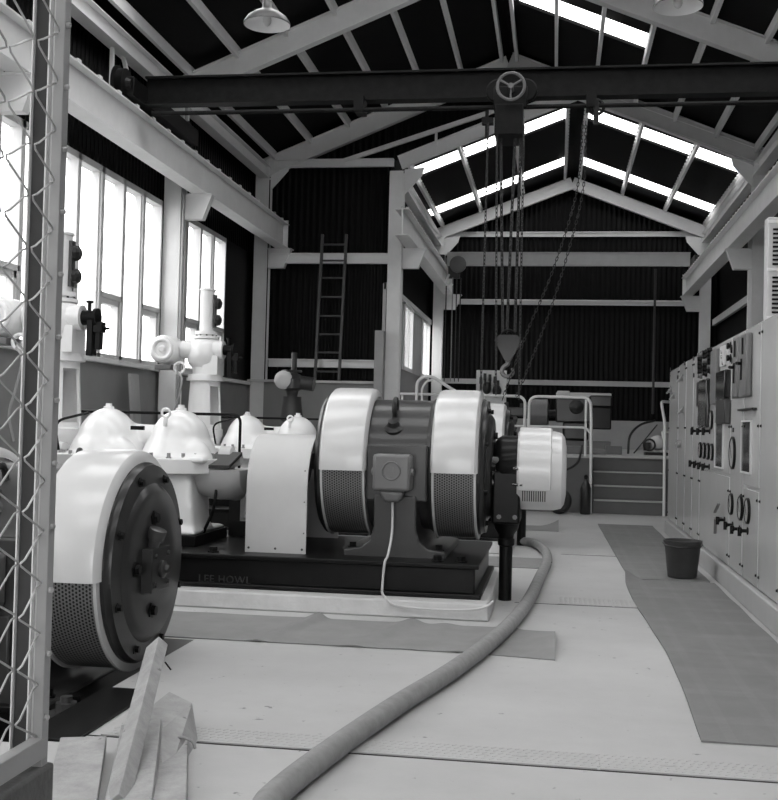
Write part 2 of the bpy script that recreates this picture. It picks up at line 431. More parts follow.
def rafter(p0, p1, h, w, label, m='steelw', haunch=None):
    t = thing('rafter', p0, label, 'rafter')
    b = MB().ibeam(p0, p1, h, w, .016)
    b.build('beam', m, t)
    return t
for y, nm in ((22.0, 'at the step in the roof'), (16.75, 'nearest the crane, cut by the top edge'), (10.8, 'above the hanging lamps, out of view')):
    rafter((-6.0, y, zr(-6)-.31), (RX, y, RZ-.31), .36, .16, 'pale left rafter of the near roof '+nm, 'steelw')
    rafter((RX, y-.03, RZ-(.31 if y < 20 else .25)), (3.9, y-.03, zr(3.9)-(.31 if y < 20 else .25)), .36 if y < 20 else .36, .16, 'pale right rafter of the near roof '+nm, 'steel')
for y, nm in ((22.0, 'nearer the camera'), (29.5, 'against the end wall')):
    o_ = .31 if y > 25 else .18
    rafter((-3.2, y, zb(-3.2)-o_), (BX, y, BZ-o_), .3 if y > 25 else .26, .15, 'pale left rafter of the skylit far roof, '+nm)
    rafter((BX, y+.02, BZ-o_), (3.8, y+.02, zb(3.8)-o_), .3 if y > 25 else .26, .15, 'pale right rafter of the skylit far roof, '+nm)
# gusset plates at knees
for x, y, z, s, nm in ((-5.86, 22, 6.62, 1, 'left knee of the near roof at the ladder wall'), (3.65, 22, 6.62, -1, 'right knee of the far roof, nearer one'), (-3.1, 22, 6.5, 1, 'left knee of the far roof beside the ladder wall'), (-3.02, 29.5, 6.42, 1, 'left knee of the far roof at the end wall'), (3.64, 29.5, 6.42, -1, 'right knee of the far roof at the end wall')):
    tag(MB().prism([(x, y-.02, z-.42), (x, y-.02, z+.1), (x+s*.4, y-.02, z+.14), (x+s*.36, y-.02, z-.02)], (0, .04, 0)).build('gusset_plate', 'steelw'), 'small pale gusset plate in the '+nm, 'gusset plate')
# purlins
ordn = ['first', 'second', 'third', 'fourth', 'fifth', 'sixth', 'seventh']
for s, nm in ((-1, 'left'), (1, 'right')):
    for i, o in enumerate((.15, .93, 1.69, 2.46, 3.22, 4.0, 4.75)):
        x = RX+s*o
        tag(MB().box(x-.03, x+.03, 10.8, 22.05, zr(x)-.2, zr(x)-.03).build('roof_purlin', 'steelw'),
            'pale purlin under the dark near roof, %s from the ridge on the %s slope' % (ordn[i], nm), 'purlin', 'purlins of the near roof')
    for i, o in enumerate((.2, 1.3, 2.4, 3.42)):
        x = BX+s*o
        b = MB().box(x-.03, x+.03, 22.1, 29.8, zb(x)-.17, zb(x)-.02)
        for k in range(26): b.box(x+s*-.03, x+s*-.055, 22.4+k*.28, 22.5+k*.28, zb(x)-.08, zb(x)-.04)
        tag(b.build('roof_purlin', 'steelw'),
            'pale purlin crossing far roof skylights, %s from the ridge on the %s slope' % (ordn[i], nm), 'purlin', 'purlins of the far roof')
# eave beams
def beam(p0, p1, h, w, name, label, cat='beam', m='steelw'):
    return tag(MB().ibeam(p0, p1, h, w).build(name, m), label, cat)
beam((-5.95, 6, 6.55), (-5.95, 22, 6.55), .26, .2, 'eave_beam', 'pale eave beam along the left wall of the near hall')
beam((3.75, 13, 6.55), (3.75, 29.5, 6.5), .26, .2, 'eave_beam', 'pale eave beam along the right wall up under the roof')
beam((-3.2, 22.1, 6.42), (-3.2, 29.5, 6.42), .26, .2, 'eave_beam', 'pale eave beam along the left side of the skylit far bay')
tag(MB().box(-6.12, -6.02, 6, 22, 6.72, 6.84).build('eave_rail', 'mid'), 'dark narrow rail beside the left eave beam', 'rail')
# runway beams
def runway(x, y0, y1, z0, z1, label, clips=0):
    t = thing('crane_runway_beam', (x, y0, z0), label, 'crane beam')
    MB().ibeam((x, y0, (z0+z1)/2), (x, y1, (z0+z1)/2), z1-z0, .26, .02).build('beam', 'steelw', t)
    MB().box(x-.03, x+.03, y0, y1, z1, z1+.035).build('rail', 'steel', t)
    if clips:
        c = MB()
        n = int((y1-y0)/clips)
        for i in range(n):
            y = y0+.1+i*clips
            for s in (-1, 1): c.box(x+s*.05, x+s*.11, y, y+.09, z1, z1+.045)
        c.build('rail_clips', 'steelw', t)
    MB().box(x-.11, x+.11, y1-.012, y1+.004, z0+.02, z1+.08).build('end_plate', 'steelw', t)
    return t
runway(-5.58, 4, 22.0, 5.0, 5.5, 'long pale crane runway beam along the left windows', .6)
runway(-2.9, 20.4, 29.7, 5.0, 5.5, 'pale crane runway beam on the left of the far bay', .3)
runway(3.32, 6, 29.7, 5.0, 5.5, 'pale crane runway beam on the right above the switchboard', .3)
# struts between left runway and eave
tag(MB().bar((-5.98, 14.05, 5.7), (-5.98, 14.05, 6.45), .05, .05, (0, 1, 0)).build('hanger_strut', 'steelw'), 'thin upright pale strut above the left runway beam', 'strut')
tag(MB().bar((-5.98, 15.15, 5.6), (-5.98, 14.4, 6.45), .05, .05, (0, 1, 0)).build('hanger_strut', 'steelw'), 'thin slanting pale strut above the left runway beam', 'strut')
tag(MB().bar(at(226, 4, 16.4), at(184, 72, 17.2), .07, .07).build('wind_brace', 'mid'), 'dark diagonal brace rising to the top edge left of the lamp', 'brace')
# girts
def girt(x0, x1, y, z, h, label, m='steel', name='wall_girt'):
    return tag(MB().box(x0, x1, y-.1, y-.02, z-h/2, z+h/2).box(x0, x1, y-.16, y-.02, z+h/2-.02, z+h/2).build(name, m), label, 'girt')
girt(XL+.4, XI+.1, YM-.06, 6.74, .15, 'pale topmost girt across the ladder wall', 'steelw')
girt(XL+.4, XI+.1, YM-.06, 4.8, .2, 'pale girt behind the upper part of the ladder', 'steelw')
girt(XL+.4, XI+.1, YM-.06, 2.67, .16, 'pale girt behind the foot of the ladder', 'steelw')
girt(XI+.2, XR-.2, YB-.02, 6.66, .12, 'uppermost girt across the corrugated end wall', 'steelw')
girt(XI+.2, XR-.2, YB-.02, 4.84, .13, 'middle girt across the corrugated end wall', 'steelw')
girt(XI+.2, XR-.2, YB-.02, 2.7, .13, 'lowest girt across the corrugated end wall', 'steel')
tag(MB().bar((3.98, 22.2, 4.3), (3.98, 29.4, 4.3), .08, .16).build('wall_girt', 'steel'), 'grey girt along the right wall between the two columns', 'girt')
tag(MB().box(3.6, 3.68, 22.0, 22.08, 2.0, 5.9).build('side_post', 'steelw'), 'thin pale upright post beside the near right column', 'post')
# verge rail on the gable
p0, p1 = at(344, 161, 21.95), at(494, 111, 21.95)
tag(MB().bar(p0, p1, .06, .09).bar(p0+(p1-p0)*.62, p0+(p1-p0)*.62+Vector((0, .0, -.3)), .05, .05).build('gable_rail', 'steelw'), 'thin pale rail sloping above the far roof opening', 'rail')
# box-out at the right end of the ladder wall
tag(MB().box(-3.56, -3.38, 21.6, 21.84, 0, 3.32).build('boxed_pier', 'dadol', bev=.01), 'grey boxed pier standing against the column right of the ladder', 'pier')

# ------------------------------------------------------------------ ladder
t = thing('ladder', (-4.5, 21.6, 2.32), 'dark narrow ladder leaning upright against the corrugated step wall', 'ladder')
a0, a1 = at(315.5, 383, 21.85), at(323.4, 235, 21.93); b0, b1 = at(339.5, 383.5, 21.85), at(347.2, 235, 21.93)
a0.z = b0.z = 2.32; a1.y = b1.y = 21.86; a0.y = b0.y = 21.79
MB().bar(a0, a1, .05, .075, (0, 1, 0)).build('stile', 'ladder', t); MB().bar(b0, b1, .05, .075, (0, 1, 0)).build('stile', 'ladder', t)
for k in range(8):
    f = [.06, .19, .315, .44, .57, .70, .82, .93][k]
    MB().cyl(a0+(a1-a0)*f, b0+(b1-b0)*f, .02, n=8).build('rung', 'ladder', t)

# ------------------------------------------------------------------ travelling crane
GY, GZ0, GZ1 = 14.0, 5.6, 5.97
t = thing('travelling_crane', (-1.1, GY, GZ0), 'dark travelling crane girder spanning the hall under the roof', 'crane')
MB().ibeam((-5.45, GY, (GZ0+GZ1)/2), (3.2, GY, (GZ0+GZ1)/2), GZ1-GZ0, .2, .025).build('girder', 'crane', t)
for x, s in ((-5.6, 1), (3.32, -1)):
    MB().box(x-.1, x+.16*s, 13.5, 16.1, 5.6, 5.84).build('end_carriage', 'black', t, bev=.01)
    for y in (13.55, 16.0):
        MB().lathe((x-.08*s, y, 5.535+.21), (s, 0, 0), [(0, .25), (.03, .25), (.035, .21), (.13, .21), (.135, .1), (.2, .08)], 28).build('wheel', 'black', t)
MB().cyl((-5.3, GY-.2, 5.44), (3.1, GY-.2, 5.44), .028, n=10).build('cross_shaft', 'crane', t)
for x in (-2.55, .36): MB().box(x-.06, x+.06, GY-.26, GY+.05, 5.42, 5.62).build('shaft_bearing', 'crane', t)
# chain wheel bracket on the shaft
br = MB().torus((.42, GY-.2, 5.42), (0, 1, 0), .09, .02).box(.39, .45, GY-.25, GY-.15, 5.2, 5.5).build('chain_wheel', 'black', t)

t = thing('hoist_trolley', (-.62, GY-.22, 5.2), 'dark hoist trolley with a spoked handwheel hanging on the crane girder', 'hoist')
hx, hy = -.62, GY-.22
MB().box(hx-.2, hx+.15, hy-.1, hy+.5, 5.07, 5.45).build('frame', 'crane', t, bev=.01)
MB().box(hx-.22, hx+.2, hy-.08, hy-.02, 5.4, 5.68).build('side_plate', 'crane', t, bev=.02)
w = MB().torus((hx+.0, hy-.25, 5.62), (0, 1, 0), .165, .02)
for k in range(3):
    a = PI/2+k*2*PI/3+PI; w.cyl((hx, hy-.25, 5.62), (hx+.16*math.cos(a), hy-.25, 5.62+.16*math.sin(a)), .014, n=8)
w.cyl((hx, hy-.28, 5.62), (hx, hy-.05, 5.62), .035, n=12); w.build('handwheel', 'midl', t)
for s in (-1, 1): MB().lathe((hx+s*.17, hy-.06, 5.63), (0, 1, 0), [(0, .13), (.02, .15), (.05, .15), (.06, .12)], 24).build('wheel', 'crane', t)
MB().box(hx-.36, hx-.22, hy-.05, hy+.05, 5.22, 5.3).box(hx-.32, hx-.28, hy-.03, hy+.03, 5.05, 5.4).build('chain_guide', 'crane', t)

def chain(p0, p1, label, pitch=.05, r=.006, m='chain', group=None):
    p0, p1 = Vector(p0), Vector(p1); d = (p1-p0); L = d.length; d.normalize(); n = int(L/pitch); mb = MB()
    u = d.orthogonal().normalized(); v = d.cross(u)
    for i in range(n):
        c = p0+d*(i+.5)*pitch; q = u if i % 2 else v
        a, b = pitch*.66, max(.013, r*1.4)
        mb.tube([c+d*a*x+q*b*y for x, y in ((-1, 0), (-.7, .9), (.7, .9), (1, 0), (.7, -.9), (-.7, -.9))], r, 4, closed=True)
    return tag(mb.build('hoist_chain', m), label, 'chain', group)
bt = 2.62
chain((hx-.13, hy+.1, 5.1), (hx-.05, hy+.1, bt), 'heavy dark load chain on the left of the hook block', .06, .011)
chain((hx+.05, hy+.1, 5.1), (hx+.0, hy+.1, bt), 'heavy dark load chain in the middle above the hook block', .06, .011)
chain((hx+.12, hy+.1, 5.1), (hx+.1, hy+.1, bt), 'heavy dark load chain on the right of the hook block', .06, .011)
chain((hx-.17, hy-.08, 5.2), (hx-.11, hy-.08, 1.85), 'thin hand chain hanging just left of the load chains')
chain((hx-.28, hy-.05, 5.22), (hx-.30, hy-.05, 1.75), 'leftmost thin hand chain hanging from the trolley guide')
chain((hx+.16, hy+.0, 5.2), (hx+.17, hy+.0, 1.8), 'thin hand chain hanging right of the load chains')
def chain_path(pts, label, pitch=.05, r=.0045):
    mb = MB(); sp = spline(pts, 40); i = 0; acc = 0; v = Vector((0, 1, 0))
    for a, b in zip(sp, sp[1:]):
        acc += (b-a).length
        if acc >= pitch:
            acc -= pitch; d = (b-a).normalized(); u = d.cross(v).normalized(); q = u if i % 2 else u.cross(d); i += 1
            mb.tube([b+d*pitch*.66*x+q*.013*y for x, y in ((-1, 0), (-.7, .9), (.7, .9), (1, 0), (.7, -.9), (-.7, -.9))], r, 4, closed=True)
    return tag(mb.build('hoist_chain', 'chain'), label, 'chain')
for (o_, px_, nm) in ((0, (583, 577, 553, 528, 503), 'lower'), (.03, (586, 583, 563, 543, 516), 'upper')):
    pys = (118, 190, 270, 330, 398)
    pts = [at(a_, b_, 13.8-.25*k_) for k_, (a_, b_) in enumerate(zip(px_, pys))]
    chain_path(pts, 'long slack chain slanting down left from the crane shaft, %s of two' % nm)
t = thing('hook_block', (hx+.02, hy+.1, 2.08), 'dark pulley block with an open hook hanging from the crane chains', 'hook block')
bx, by = hx+.02, hy+.1
MB().prism([(bx-.17, by-.06, 2.53), (bx-.11, by-.06, 2.6), (bx+.11, by-.06, 2.6), (bx+.17, by-.06, 2.53), (bx+.03, by-.06, 2.27), (bx-.03, by-.06, 2.27)], (0, .12, 0)).build('cheek_plates', 'dark', t, smooth=0)
MB().torus((bx, by, 2.58), (0, 1, 0), .08, .02).build('sheave', 'crane', t)
hk = [(bx, by, 2.29), (bx, by, 2.24), (bx-.05, by, 2.2), (bx-.07, by, 2.14), (bx-.03, by, 2.09), (bx+.03, by, 2.09), (bx+.065, by, 2.13), (bx+.06, by, 2.19)]
sp = spline(hk, 5); MB().tube(sp, [.028-.018*max(0, i/len(sp)-.5) for i in range(len(sp))], 10).build('hook', 'midl', t)

# second, pale crane at the far end
t = thing('travelling_crane', (.2, 28, 5.55), 'pale travelling crane girder in front of the corrugated end wall', 'crane')
MB().ibeam((-2.8, 28, 5.72), (3.2, 28, 5.72), .34, .12, .02).build('girder', 'steel', t)
for x in (-2.9, 3.32): MB().box(x-.09, x+.09, 27.4, 28.6, 5.54, 5.74).build('end_carriage', 'mid', t)
t = thing('chain_hoist', (-2.55, 27.8, 5.2), 'small round chain hoist at the left end of the pale far crane', 'hoist')
MB().lathe((-2.5, 27.7, 5.55), (0, 1, 0), [(0, .05), (.01, .17), (.03, .21), (.1, .21), (.12, .15), (.2, .12)], 28).build('chain_wheel_cover', 'midl', t)
MB().box(-2.75, -2.45, 27.8, 27.9, 5.2, 5.5).build('frame', 'mid', t, bev=.02)
MB().tube(spline([(-2.72, 27.75, 5.3), (-2.78, 27.75, 5.1), (-2.7, 27.75, 4.98), (-2.62, 27.75, 5.05)], 4), .03, 8).build('hook', 'steelw', t)
for i, (x, s) in enumerate(((-2.78, 'leftmost of four'), (-2.62, 'second from left of four'), (-2.52, 'third from left of four'), (-2.42, 'rightmost of four'))):
    chain((x, 27.75, 5.2), (x, 27.75, 2.6), 'hand chain hanging under the far hoist, '+s, .07, .009, 'galv' if i == 1 else 'mid')
tag(MB().cyl((2.38, 28.1, 5.5), (2.38, 28.1, 1.9), .03, n=8).build('pendant_pole', 'mid'), 'thin dark pole hanging from the far crane near its right end', 'pole')

# lamps
def lamp(x, y, z, zt, label):
    t = thing('pendant_lamp', (x, y, z), label, 'lamp')
    pr = [(0, .25), (.012, .255), (.03, .25), (.08, .215), (.13, .15), (.16, .075), (.19, .055), (.26, .05), (.28, .02)]
    inn = [(.015, .24), (.07, .2), (.12, .13), (.15, .05), (.151, .001)]
    pr = [(h*.93, q_*.93) for h, q_ in pr]; inn = [(h*.93, q_*.93) for h, q_ in inn]; n = 36; mb = MB()
    for prof in (pr,):
        vs = []; fs = []
        for h, r in prof:
            for k in range(n): vs.append((x+r*math.cos(2*PI*k/n), y+r*math.sin(2*PI*k/n), z+h))
        for i in range(len(prof)-1):
            for k in range(n): fs.append((i*n+k, i*n+(k+1) % n, (i+1)*n+(k+1) % n, (i+1)*n+k))
        mb.add(vs, fs)
    mb.build('lamp_shade', 'midl', t)
    mb = MB(); vs = []; fs = []
    for h, r in [(0, .2325)]+inn:
        for k in range(n): vs.append((x+r*math.cos(2*PI*k/n), y+r*math.sin(2*PI*k/n), z+h))
    for i in range(len(inn)):
        for k in range(n): fs.append((i*n+k, i*n+(k+1) % n, (i+1)*n+(k+1) % n, (i+1)*n+k))
    mb.add(vs, fs).build('reflector', 'lampin', t)
    MB().ell((x, y, z+.05), (.045, .045, .065), 16, 10).build('bulb', 'enamel', t)
    MB().cyl((x, y, z+.27), (x, y, zt), .012, n=8).build('rod', 'dark', t)
p = at(267, 25, 10.8); lamp(p.x, 10.8, p.z, zr(p.x)-.52, 'bell-shaped pendant lamp hanging at upper left')
p = at(678, 7, 10.8); lamp(p.x, 10.8, p.z, zr(p.x)-.52, 'bell-shaped pendant lamp cut by the top edge on the right')

# ================================================================== MACHINES
ZC, R = 1.107, .64
def guard(x0, x1, cy, cz, a0=-4, a1=184):
    """curved white cover from front lower edge over the top to the back"""
    sec = [(x0, R-.07), (x0+.006, R-.03), (x0+.025, R-.008), (x0+.06, R), (x1-.06, R), (x1-.025, R-.008), (x1-.006, R-.03), (x1, R-.07)]
    sec2 = [(x, r-.012) for x, r in sec][::-1]; sec2[0] = (x1-.012, R-.07); sec2[-1] = (x0+.012, R-.07)
    ring = sec+sec2; n = len(ring); m = 48; vs = []; fs = []
    for i in range(m+1):
        a = math.radians(a0+(a1-a0)*i/m)
        for x, r in ring: vs.append((x, cy-r*math.cos(a), cz+r*math.sin(a)))
    for i in range(m):
        for k in range(n): fs.append((i*n+k, i*n+(k+1) % n, (i+1)*n+(k+1) % n, (i+1)*n+k))
    h = n//2
    for o in (0, m*n): fs += [(o+k, o+k+1, o+n-2-k, o+n-1-k) for k in range(h-1)]
    return MB().add(vs, fs)
def motor(cy, cz, dx, label, slip=True):
    """horizontal motor, shaft along x; dx moves it along the shaft"""
    X = lambda v: v+dx
    t = thing('electric_motor', (X(-1.25), cy, cz-.78), label, 'electric motor')
    ax_ = (1, 0, 0)
    MB().lathe((X(-1.66), cy, cz), ax_, [(0, .3), (0, .56), (.12, .57), (.15, .545), (.64, .545), (.67, .57), (.72, .56), (.72, .3)], 64).build('stator_frame', 'mid', t, bev=.004)
    for a, b in ((-1.885, -1.495), (-.98, -.60)):
        MB().lathe((X(a+.03), cy, cz), ax_, [(0, .5), (0, .6), (b-a-.06, .6), (b-a-.06, .5)], 96).build('ventilation_band', perf_mat(0, .78, .6), t, label='perforated ventilation band')
        rb = MB()
        for x in (a+.015, b-.03): rb.lathe((X(x), cy, cz), ax_, [(0, .58), (0, .615), (.018, .615), (.018, .58)], 96)
        rb.build('band_rim', 'cover', t)
        guard(X(a), X(b), cy, cz).build('guard_cover', 'guard', t, label='glossy white curved guard cover')
    # end shields
    MB().lathe((X(-1.95), cy, cz), ax_, [(0, .15), (0, .45), (.02, .56), (.05, .6), (.1, .6), (.1, .3)], 64).build('end_shield', 'dark', t)
    MB().lathe((X(-.64), cy, cz), ax_, [(0, .3), (0, .57), (.05, .57), (.06, .56), (.085, .555), (.095, .45), (.12, .425), (.135, .40), (.14, .2), (.14, .05)], 72).build('end_shield', 'dark', t, label='dark dished end shield')
    xf = X(-.64)
    bolts(t, [((xf+.085, cy+.5*math.cos(a), cz+.5*math.sin(a)), ax_, .02, .03) for a in [PI/8+k*PI/4 for k in range(8)]], 'rim_bolt', 'black')
    bolts(t, [((xf+.138, cy-.09+.26*math.cos(a), cz+.26*math.sin(a)), ax_, .03, .03) for a in [PI/2, PI/2+PI/2, PI/2+PI]], 'face_bolt', 'black')
    MB().cyl((X(-2.1), cy, cz), (X(-1.9), cy, cz), .07).build('shaft', 'midl', t)
    if not slip:
        h = MB().box(xf+.1, xf+.2, cy-.26, cy+.02, cz-.14, cz+.1)
        for y, z in ((-.22, -.1), (-.22, .06), (-.02, -.1), (-.02, .06)): h.bolt((xf+.2, cy+y, cz+z), ax_, .014, .016)
        h.lathe((xf+.2, cy-.12, cz-.02), ax_, [(0, .05), (.02, .05), (.03, .025), (.05, .02)], 16)
        h.build('bearing_cap', 'dark', t, bev=.02)
        MB().lathe((xf+.15, cy-.14, cz+.09), (.35, -.1, 1), [(0, .035), (.06, .035), (.065, .05), (.12, .05), (.125, .03)], 16).build('oil_cup', 'mid', t)
    # eye bolt
    e = MB().lathe((X(-1.3), cy-.42, cz+.29), (0, -.6, .8), [(0, .08), (.03, .08), (.05, .05), (.09, .04)], 20)
    e.torus((X(-1.3), cy-.36, cz+.47), (1, 0, 0), .075, .02, 24); e.cyl((X(-1.3), cy-.44, cz+.34), (X(-1.3), cy-.38, cz+.41), .02); e.build('lifting_eye', 'dark', t)
    # pedestal and feet
    f = []
    for x, z in ((-1.66, .31), (-1.66, .42), (-1.52, .44), (-1.45, .5), (-1.42, .6), (-1.42, .86), (-1.08, .86), (-1.08, .6), (-1.05, .5), (-.98, .44), (-.84, .42), (-.84, .31)):
        f.append((X(x), cy-.62, cz-ZC+z+.015))
    MB().prism(f, (0, 1.24, 0)).build('pedestal', 'mid', t, bev=.012)
    MB().box(X(-1.7), X(-.8), cy-.66, cy+.66, cz-ZC+.28, cz-ZC+.33).build('foot_plate', 'dark', t)
    bolts(t, [((X(x), cy-.52, cz-ZC+.435), (0, 0, 1), .03, .05) for x in (-1.6, -.9)], 'holding_bolt', 'black')
    # terminal box
    MB().box(X(-1.49), X(-1.0), cy-.6, cy-.48, cz-.28, cz+.17).build('terminal_plate', 'mid', t, bev=.015)
    tb = MB().box(X(-1.41), X(-1.11), cy-.8, cy-.6, cz-.19, cz+.1)
    tb.prism([(X(-1.36), cy-.78, cz-.19), (X(-1.16), cy-.78, cz-.19), (X(-1.2), cy-.76, cz-.28), (X(-1.32), cy-.76, cz-.28)], (0, .14, 0))
    o = tb.build('terminal_box', 'midl', t, bev=.025)
    MB().torus((X(-1.26), cy-.803, cz-.03), (0, 1, 0), .07, .008, 24, 6).box(X(-1.275), X(-1.245), cy-.808, cy-.8, cz-.05, cz+0).build('maker_disc', 'midl', o)
    for s in (-1, 1): MB().lathe((X(-1.26+s*.15), cy-.72, cz-.04), (s, 0, 0), [(0, .03), (.015, .03), (.02, .015)], 12).build('box_screw', 'midl', o)
    if slip:
        MB().lathe((X(-.53), cy, cz+.03), ax_, [(0, .17), (.05, .18), (.06, .1)], 24).build('shaft_neck', 'dark', t)
        nb = MB()
        for z in (.06, -.04, -.12): nb.cyl((X(-.56), cy-.25, cz+z), (X(-.4), cy-.2, cz+z), .03, n=10)
        nb.build('lead_stubs', 'midl', t)
        d = MB().lathe((X(-.5), cy, cz), ax_, [(0, .1), (0, .2), (.03, .245), (.07, .265), (.24, .265), (.24, .1)], 40)
        d.build('slip_ring_drum', 'black', t)
        MB().box(X(-.5), X(-.27), cy-.26, cy+.2, cz-.46, cz-.02).build('connection_box', 'black', t, bev=.02)
        for x, z in ((-.44, -.4), (-.31, -.4)): MB().bolt((X(x), cy-.26, cz+z), (0, -1, 0), .014, .015).build('box_bolt', 'midl', t)
        MB().lathe((X(-.385), cy-.05, cz-.46), (0, 0, -1), [(0, .11), (.05, .1), (.1, .065), (.13, .062)], 20).build('cable_gland', 'black', t)
        w = MB().lathe((X(-.3), cy, cz-.02), ax_, [(0, .1), (0, .32), (.02, .33), (.3, .33), (.36, .315), (.385, .28), (.4, .2), (.4, .05)], 48)
        hw = w.build('slip_ring_cover', 'guard', t, label='white drum-shaped slip ring cover')
        # raised half sleeve over the top
        vs = []; fs = []; n = 20
        for x, r in ((-.29, .33), (-.285, .36), (-.03, .36), (-.025, .33)):
            for k in range(n+1):
                a = math.radians(-25+150*k/n); vs.append((X(x), cy-r*math.cos(a), cz-.02+r*math.sin(a)))
        for i in range(3):
            for k in range(n): fs.append((i*(n+1)+k, i*(n+1)+k+1, (i+1)*(n+1)+k+1, (i+1)*(n+1)+k))
        MB().add(vs, fs).build('cover_sleeve', 'guard', hw)
        s = MB()
        for k in range(11):
            a = math.radians(-38); x = -.25+k*.018
            s.bar((X(x), cy-.332*math.cos(math.radians(-48)), cz-.02+.332*math.sin(math.radians(-48))), (X(x), cy-.332*math.cos(math.radians(-29)), cz-.02+.332*math.sin(math.radians(-29))), .008, .006, (0, 1, 0))
        s.build('cooling_slots', 'black', hw)
        c = MB()
        for z in (.0, -.13): c.cyl((X(-.33), cy-.31, cz+z), (X(-.25), cy-.34, cz+z), .012, n=8)
        c.build('cover_clips', 'chrome', hw)
    return t
m2 = motor(9.4, ZC, 0, 'dark motor with two white guard covers, large and central in the photo')
m3 = copy_tree(m2, (0, 4.5, 0)); m3['label'] = 'motor mostly hidden behind the large central one, only a white guard corner showing'
m1 = motor(6.3, .565, -1.82, 'nearest motor at left, round dark end shield facing right beside the fence', slip=False)
m1.scale = (1.03, 1.03, 1.03)

# conduits from slip ring boxes to the floor
for y, nm in ((9.35, 'under the slip ring box of the central motor'), (13.85, 'farther away, seen behind the central motor')):
    tag(MB().cyl((-.385, y, 0), (-.385, y, .54), .055, n=16).lathe((-.385, y, .45), (0, 0, 1), [(0, .055), (.01, .07), (.06, .07), (.07, .055)], 16).build('conduit_pipe', 'black'), 'thick black upright conduit '+nm, 'pipe')
# cable from terminal box
cp = [(-1.26, 8.72, .84), (-1.25, 8.66, .6), (-1.255, 8.5, .43), (-1.27, 8.44, .38), (-1.28, 8.42, .2), (-1.275, 8.40, .15), (-1.24, 8.32, .135), (-1.15, 8.25, .09), (-.9, 8.225, .075), (-.6, 8.225, .085), (-.48, 8.25, .11), (-.43, 8.32, .14)]
tag(MB().tube(spline(cp, 6), .010, 6).build('motor_cable', 'enamel'), 'thin pale cable hanging from the terminal box down to the plinth', 'cable')

# bedplates and plinths
def bed(y0, y1, x0, x1, z0, z1, label, m='bed', text=False):
    t = thing('steel_bedplate', ((x0+x1)/2, (y0+y1)/2, z0), label, 'bedplate')
    b = MB().box(x0, x1, y0, y1, z0+.03, z1-.03)
    b.build('body', m, t, bev=.012)
    MB().box(x0-.03, x1+.03, y0-.03, y1+.03, z1-.035, z1).build('top_flange', 'black', t, bev=.008)
    MB().box(x0-.03, x1+.05, y0-.05, y1+.05, z0, z0+.035).build('bottom_flange', m, t, bev=.008)
    for x, y in ((x1-.12, y0+.12), (x1-.3, y0+.1), (x0+1.6, y0+.1)):
        MB().bolt((x, y, z1), (0, 0, 1), .035, .045).build('bolt', 'black', t)
    if text:
        cu = bpy.data.curves.new('lettering', 'FONT'); cu.body = 'LEE HOWL'; cu.size = .082; cu.extrude = .005; cu.space_character = 1.1; cu.align_x = 'CENTER'
        to = bpy.data.objects.new('lettering_curve', cu); C.objects.link(to); bpy.context.view_layer.update()
        me = bpy.data.meshes.new_from_object(to.evaluated_get(bpy.context.evaluated_depsgraph_get())); bpy.data.objects.remove(to)
        o = bpy.data.objects.new('lettering', me); C.objects.link(o); o.parent = t; me.materials.append(MT['mid'])
        p = at(224, 583, y0-.008); o.location = Vector((p.x, y0-.004, p.z))-t.location; o.rotation_euler = (PI/2, 0, 0)
        o['label'] = 'raised maker lettering cast on the bedplate side'
    return t
bed(8.5, 10.3, -4.28, -.58, .125, .385, 'long black bedplate with raised lettering under the central motor', text=True)
bed(13.0, 14.8, -4.28, -.58, .125, .385, 'long black bedplate behind, under the second motor')
bed(5.62, 6.95, -6.0, -2.42, -.44, -.12, 'black bedplate of the nearest motor, sunk below floor level')
def plinth(y0, y1, x0, x1, label):
    b = MB().add([(x0, y0, 0), (x1, y0, 0), (x1, y1, 0), (x0, y1, 0), (x0+.04, y0+.05, .125), (x1-.02, y0+.05, .125), (x1-.02, y1-.05, .125), (x0+.04, y1-.05, .125)],
                 [(3, 2, 1, 0), (4, 5, 6, 7), (0, 1, 5, 4), (1, 2, 6, 5), (2, 3, 7, 6), (3, 0, 4, 7)])
    tag(b.build('concrete_plinth', 'plinth', bev=.015), label, 'plinth')
plinth(8.24, 10.5, -4.33, -.45, 'low chipped white concrete plinth under the lettered bedplate')
plinth(12.74, 15.0, -4.33, -.45, 'low white concrete plinth of the machine behind')

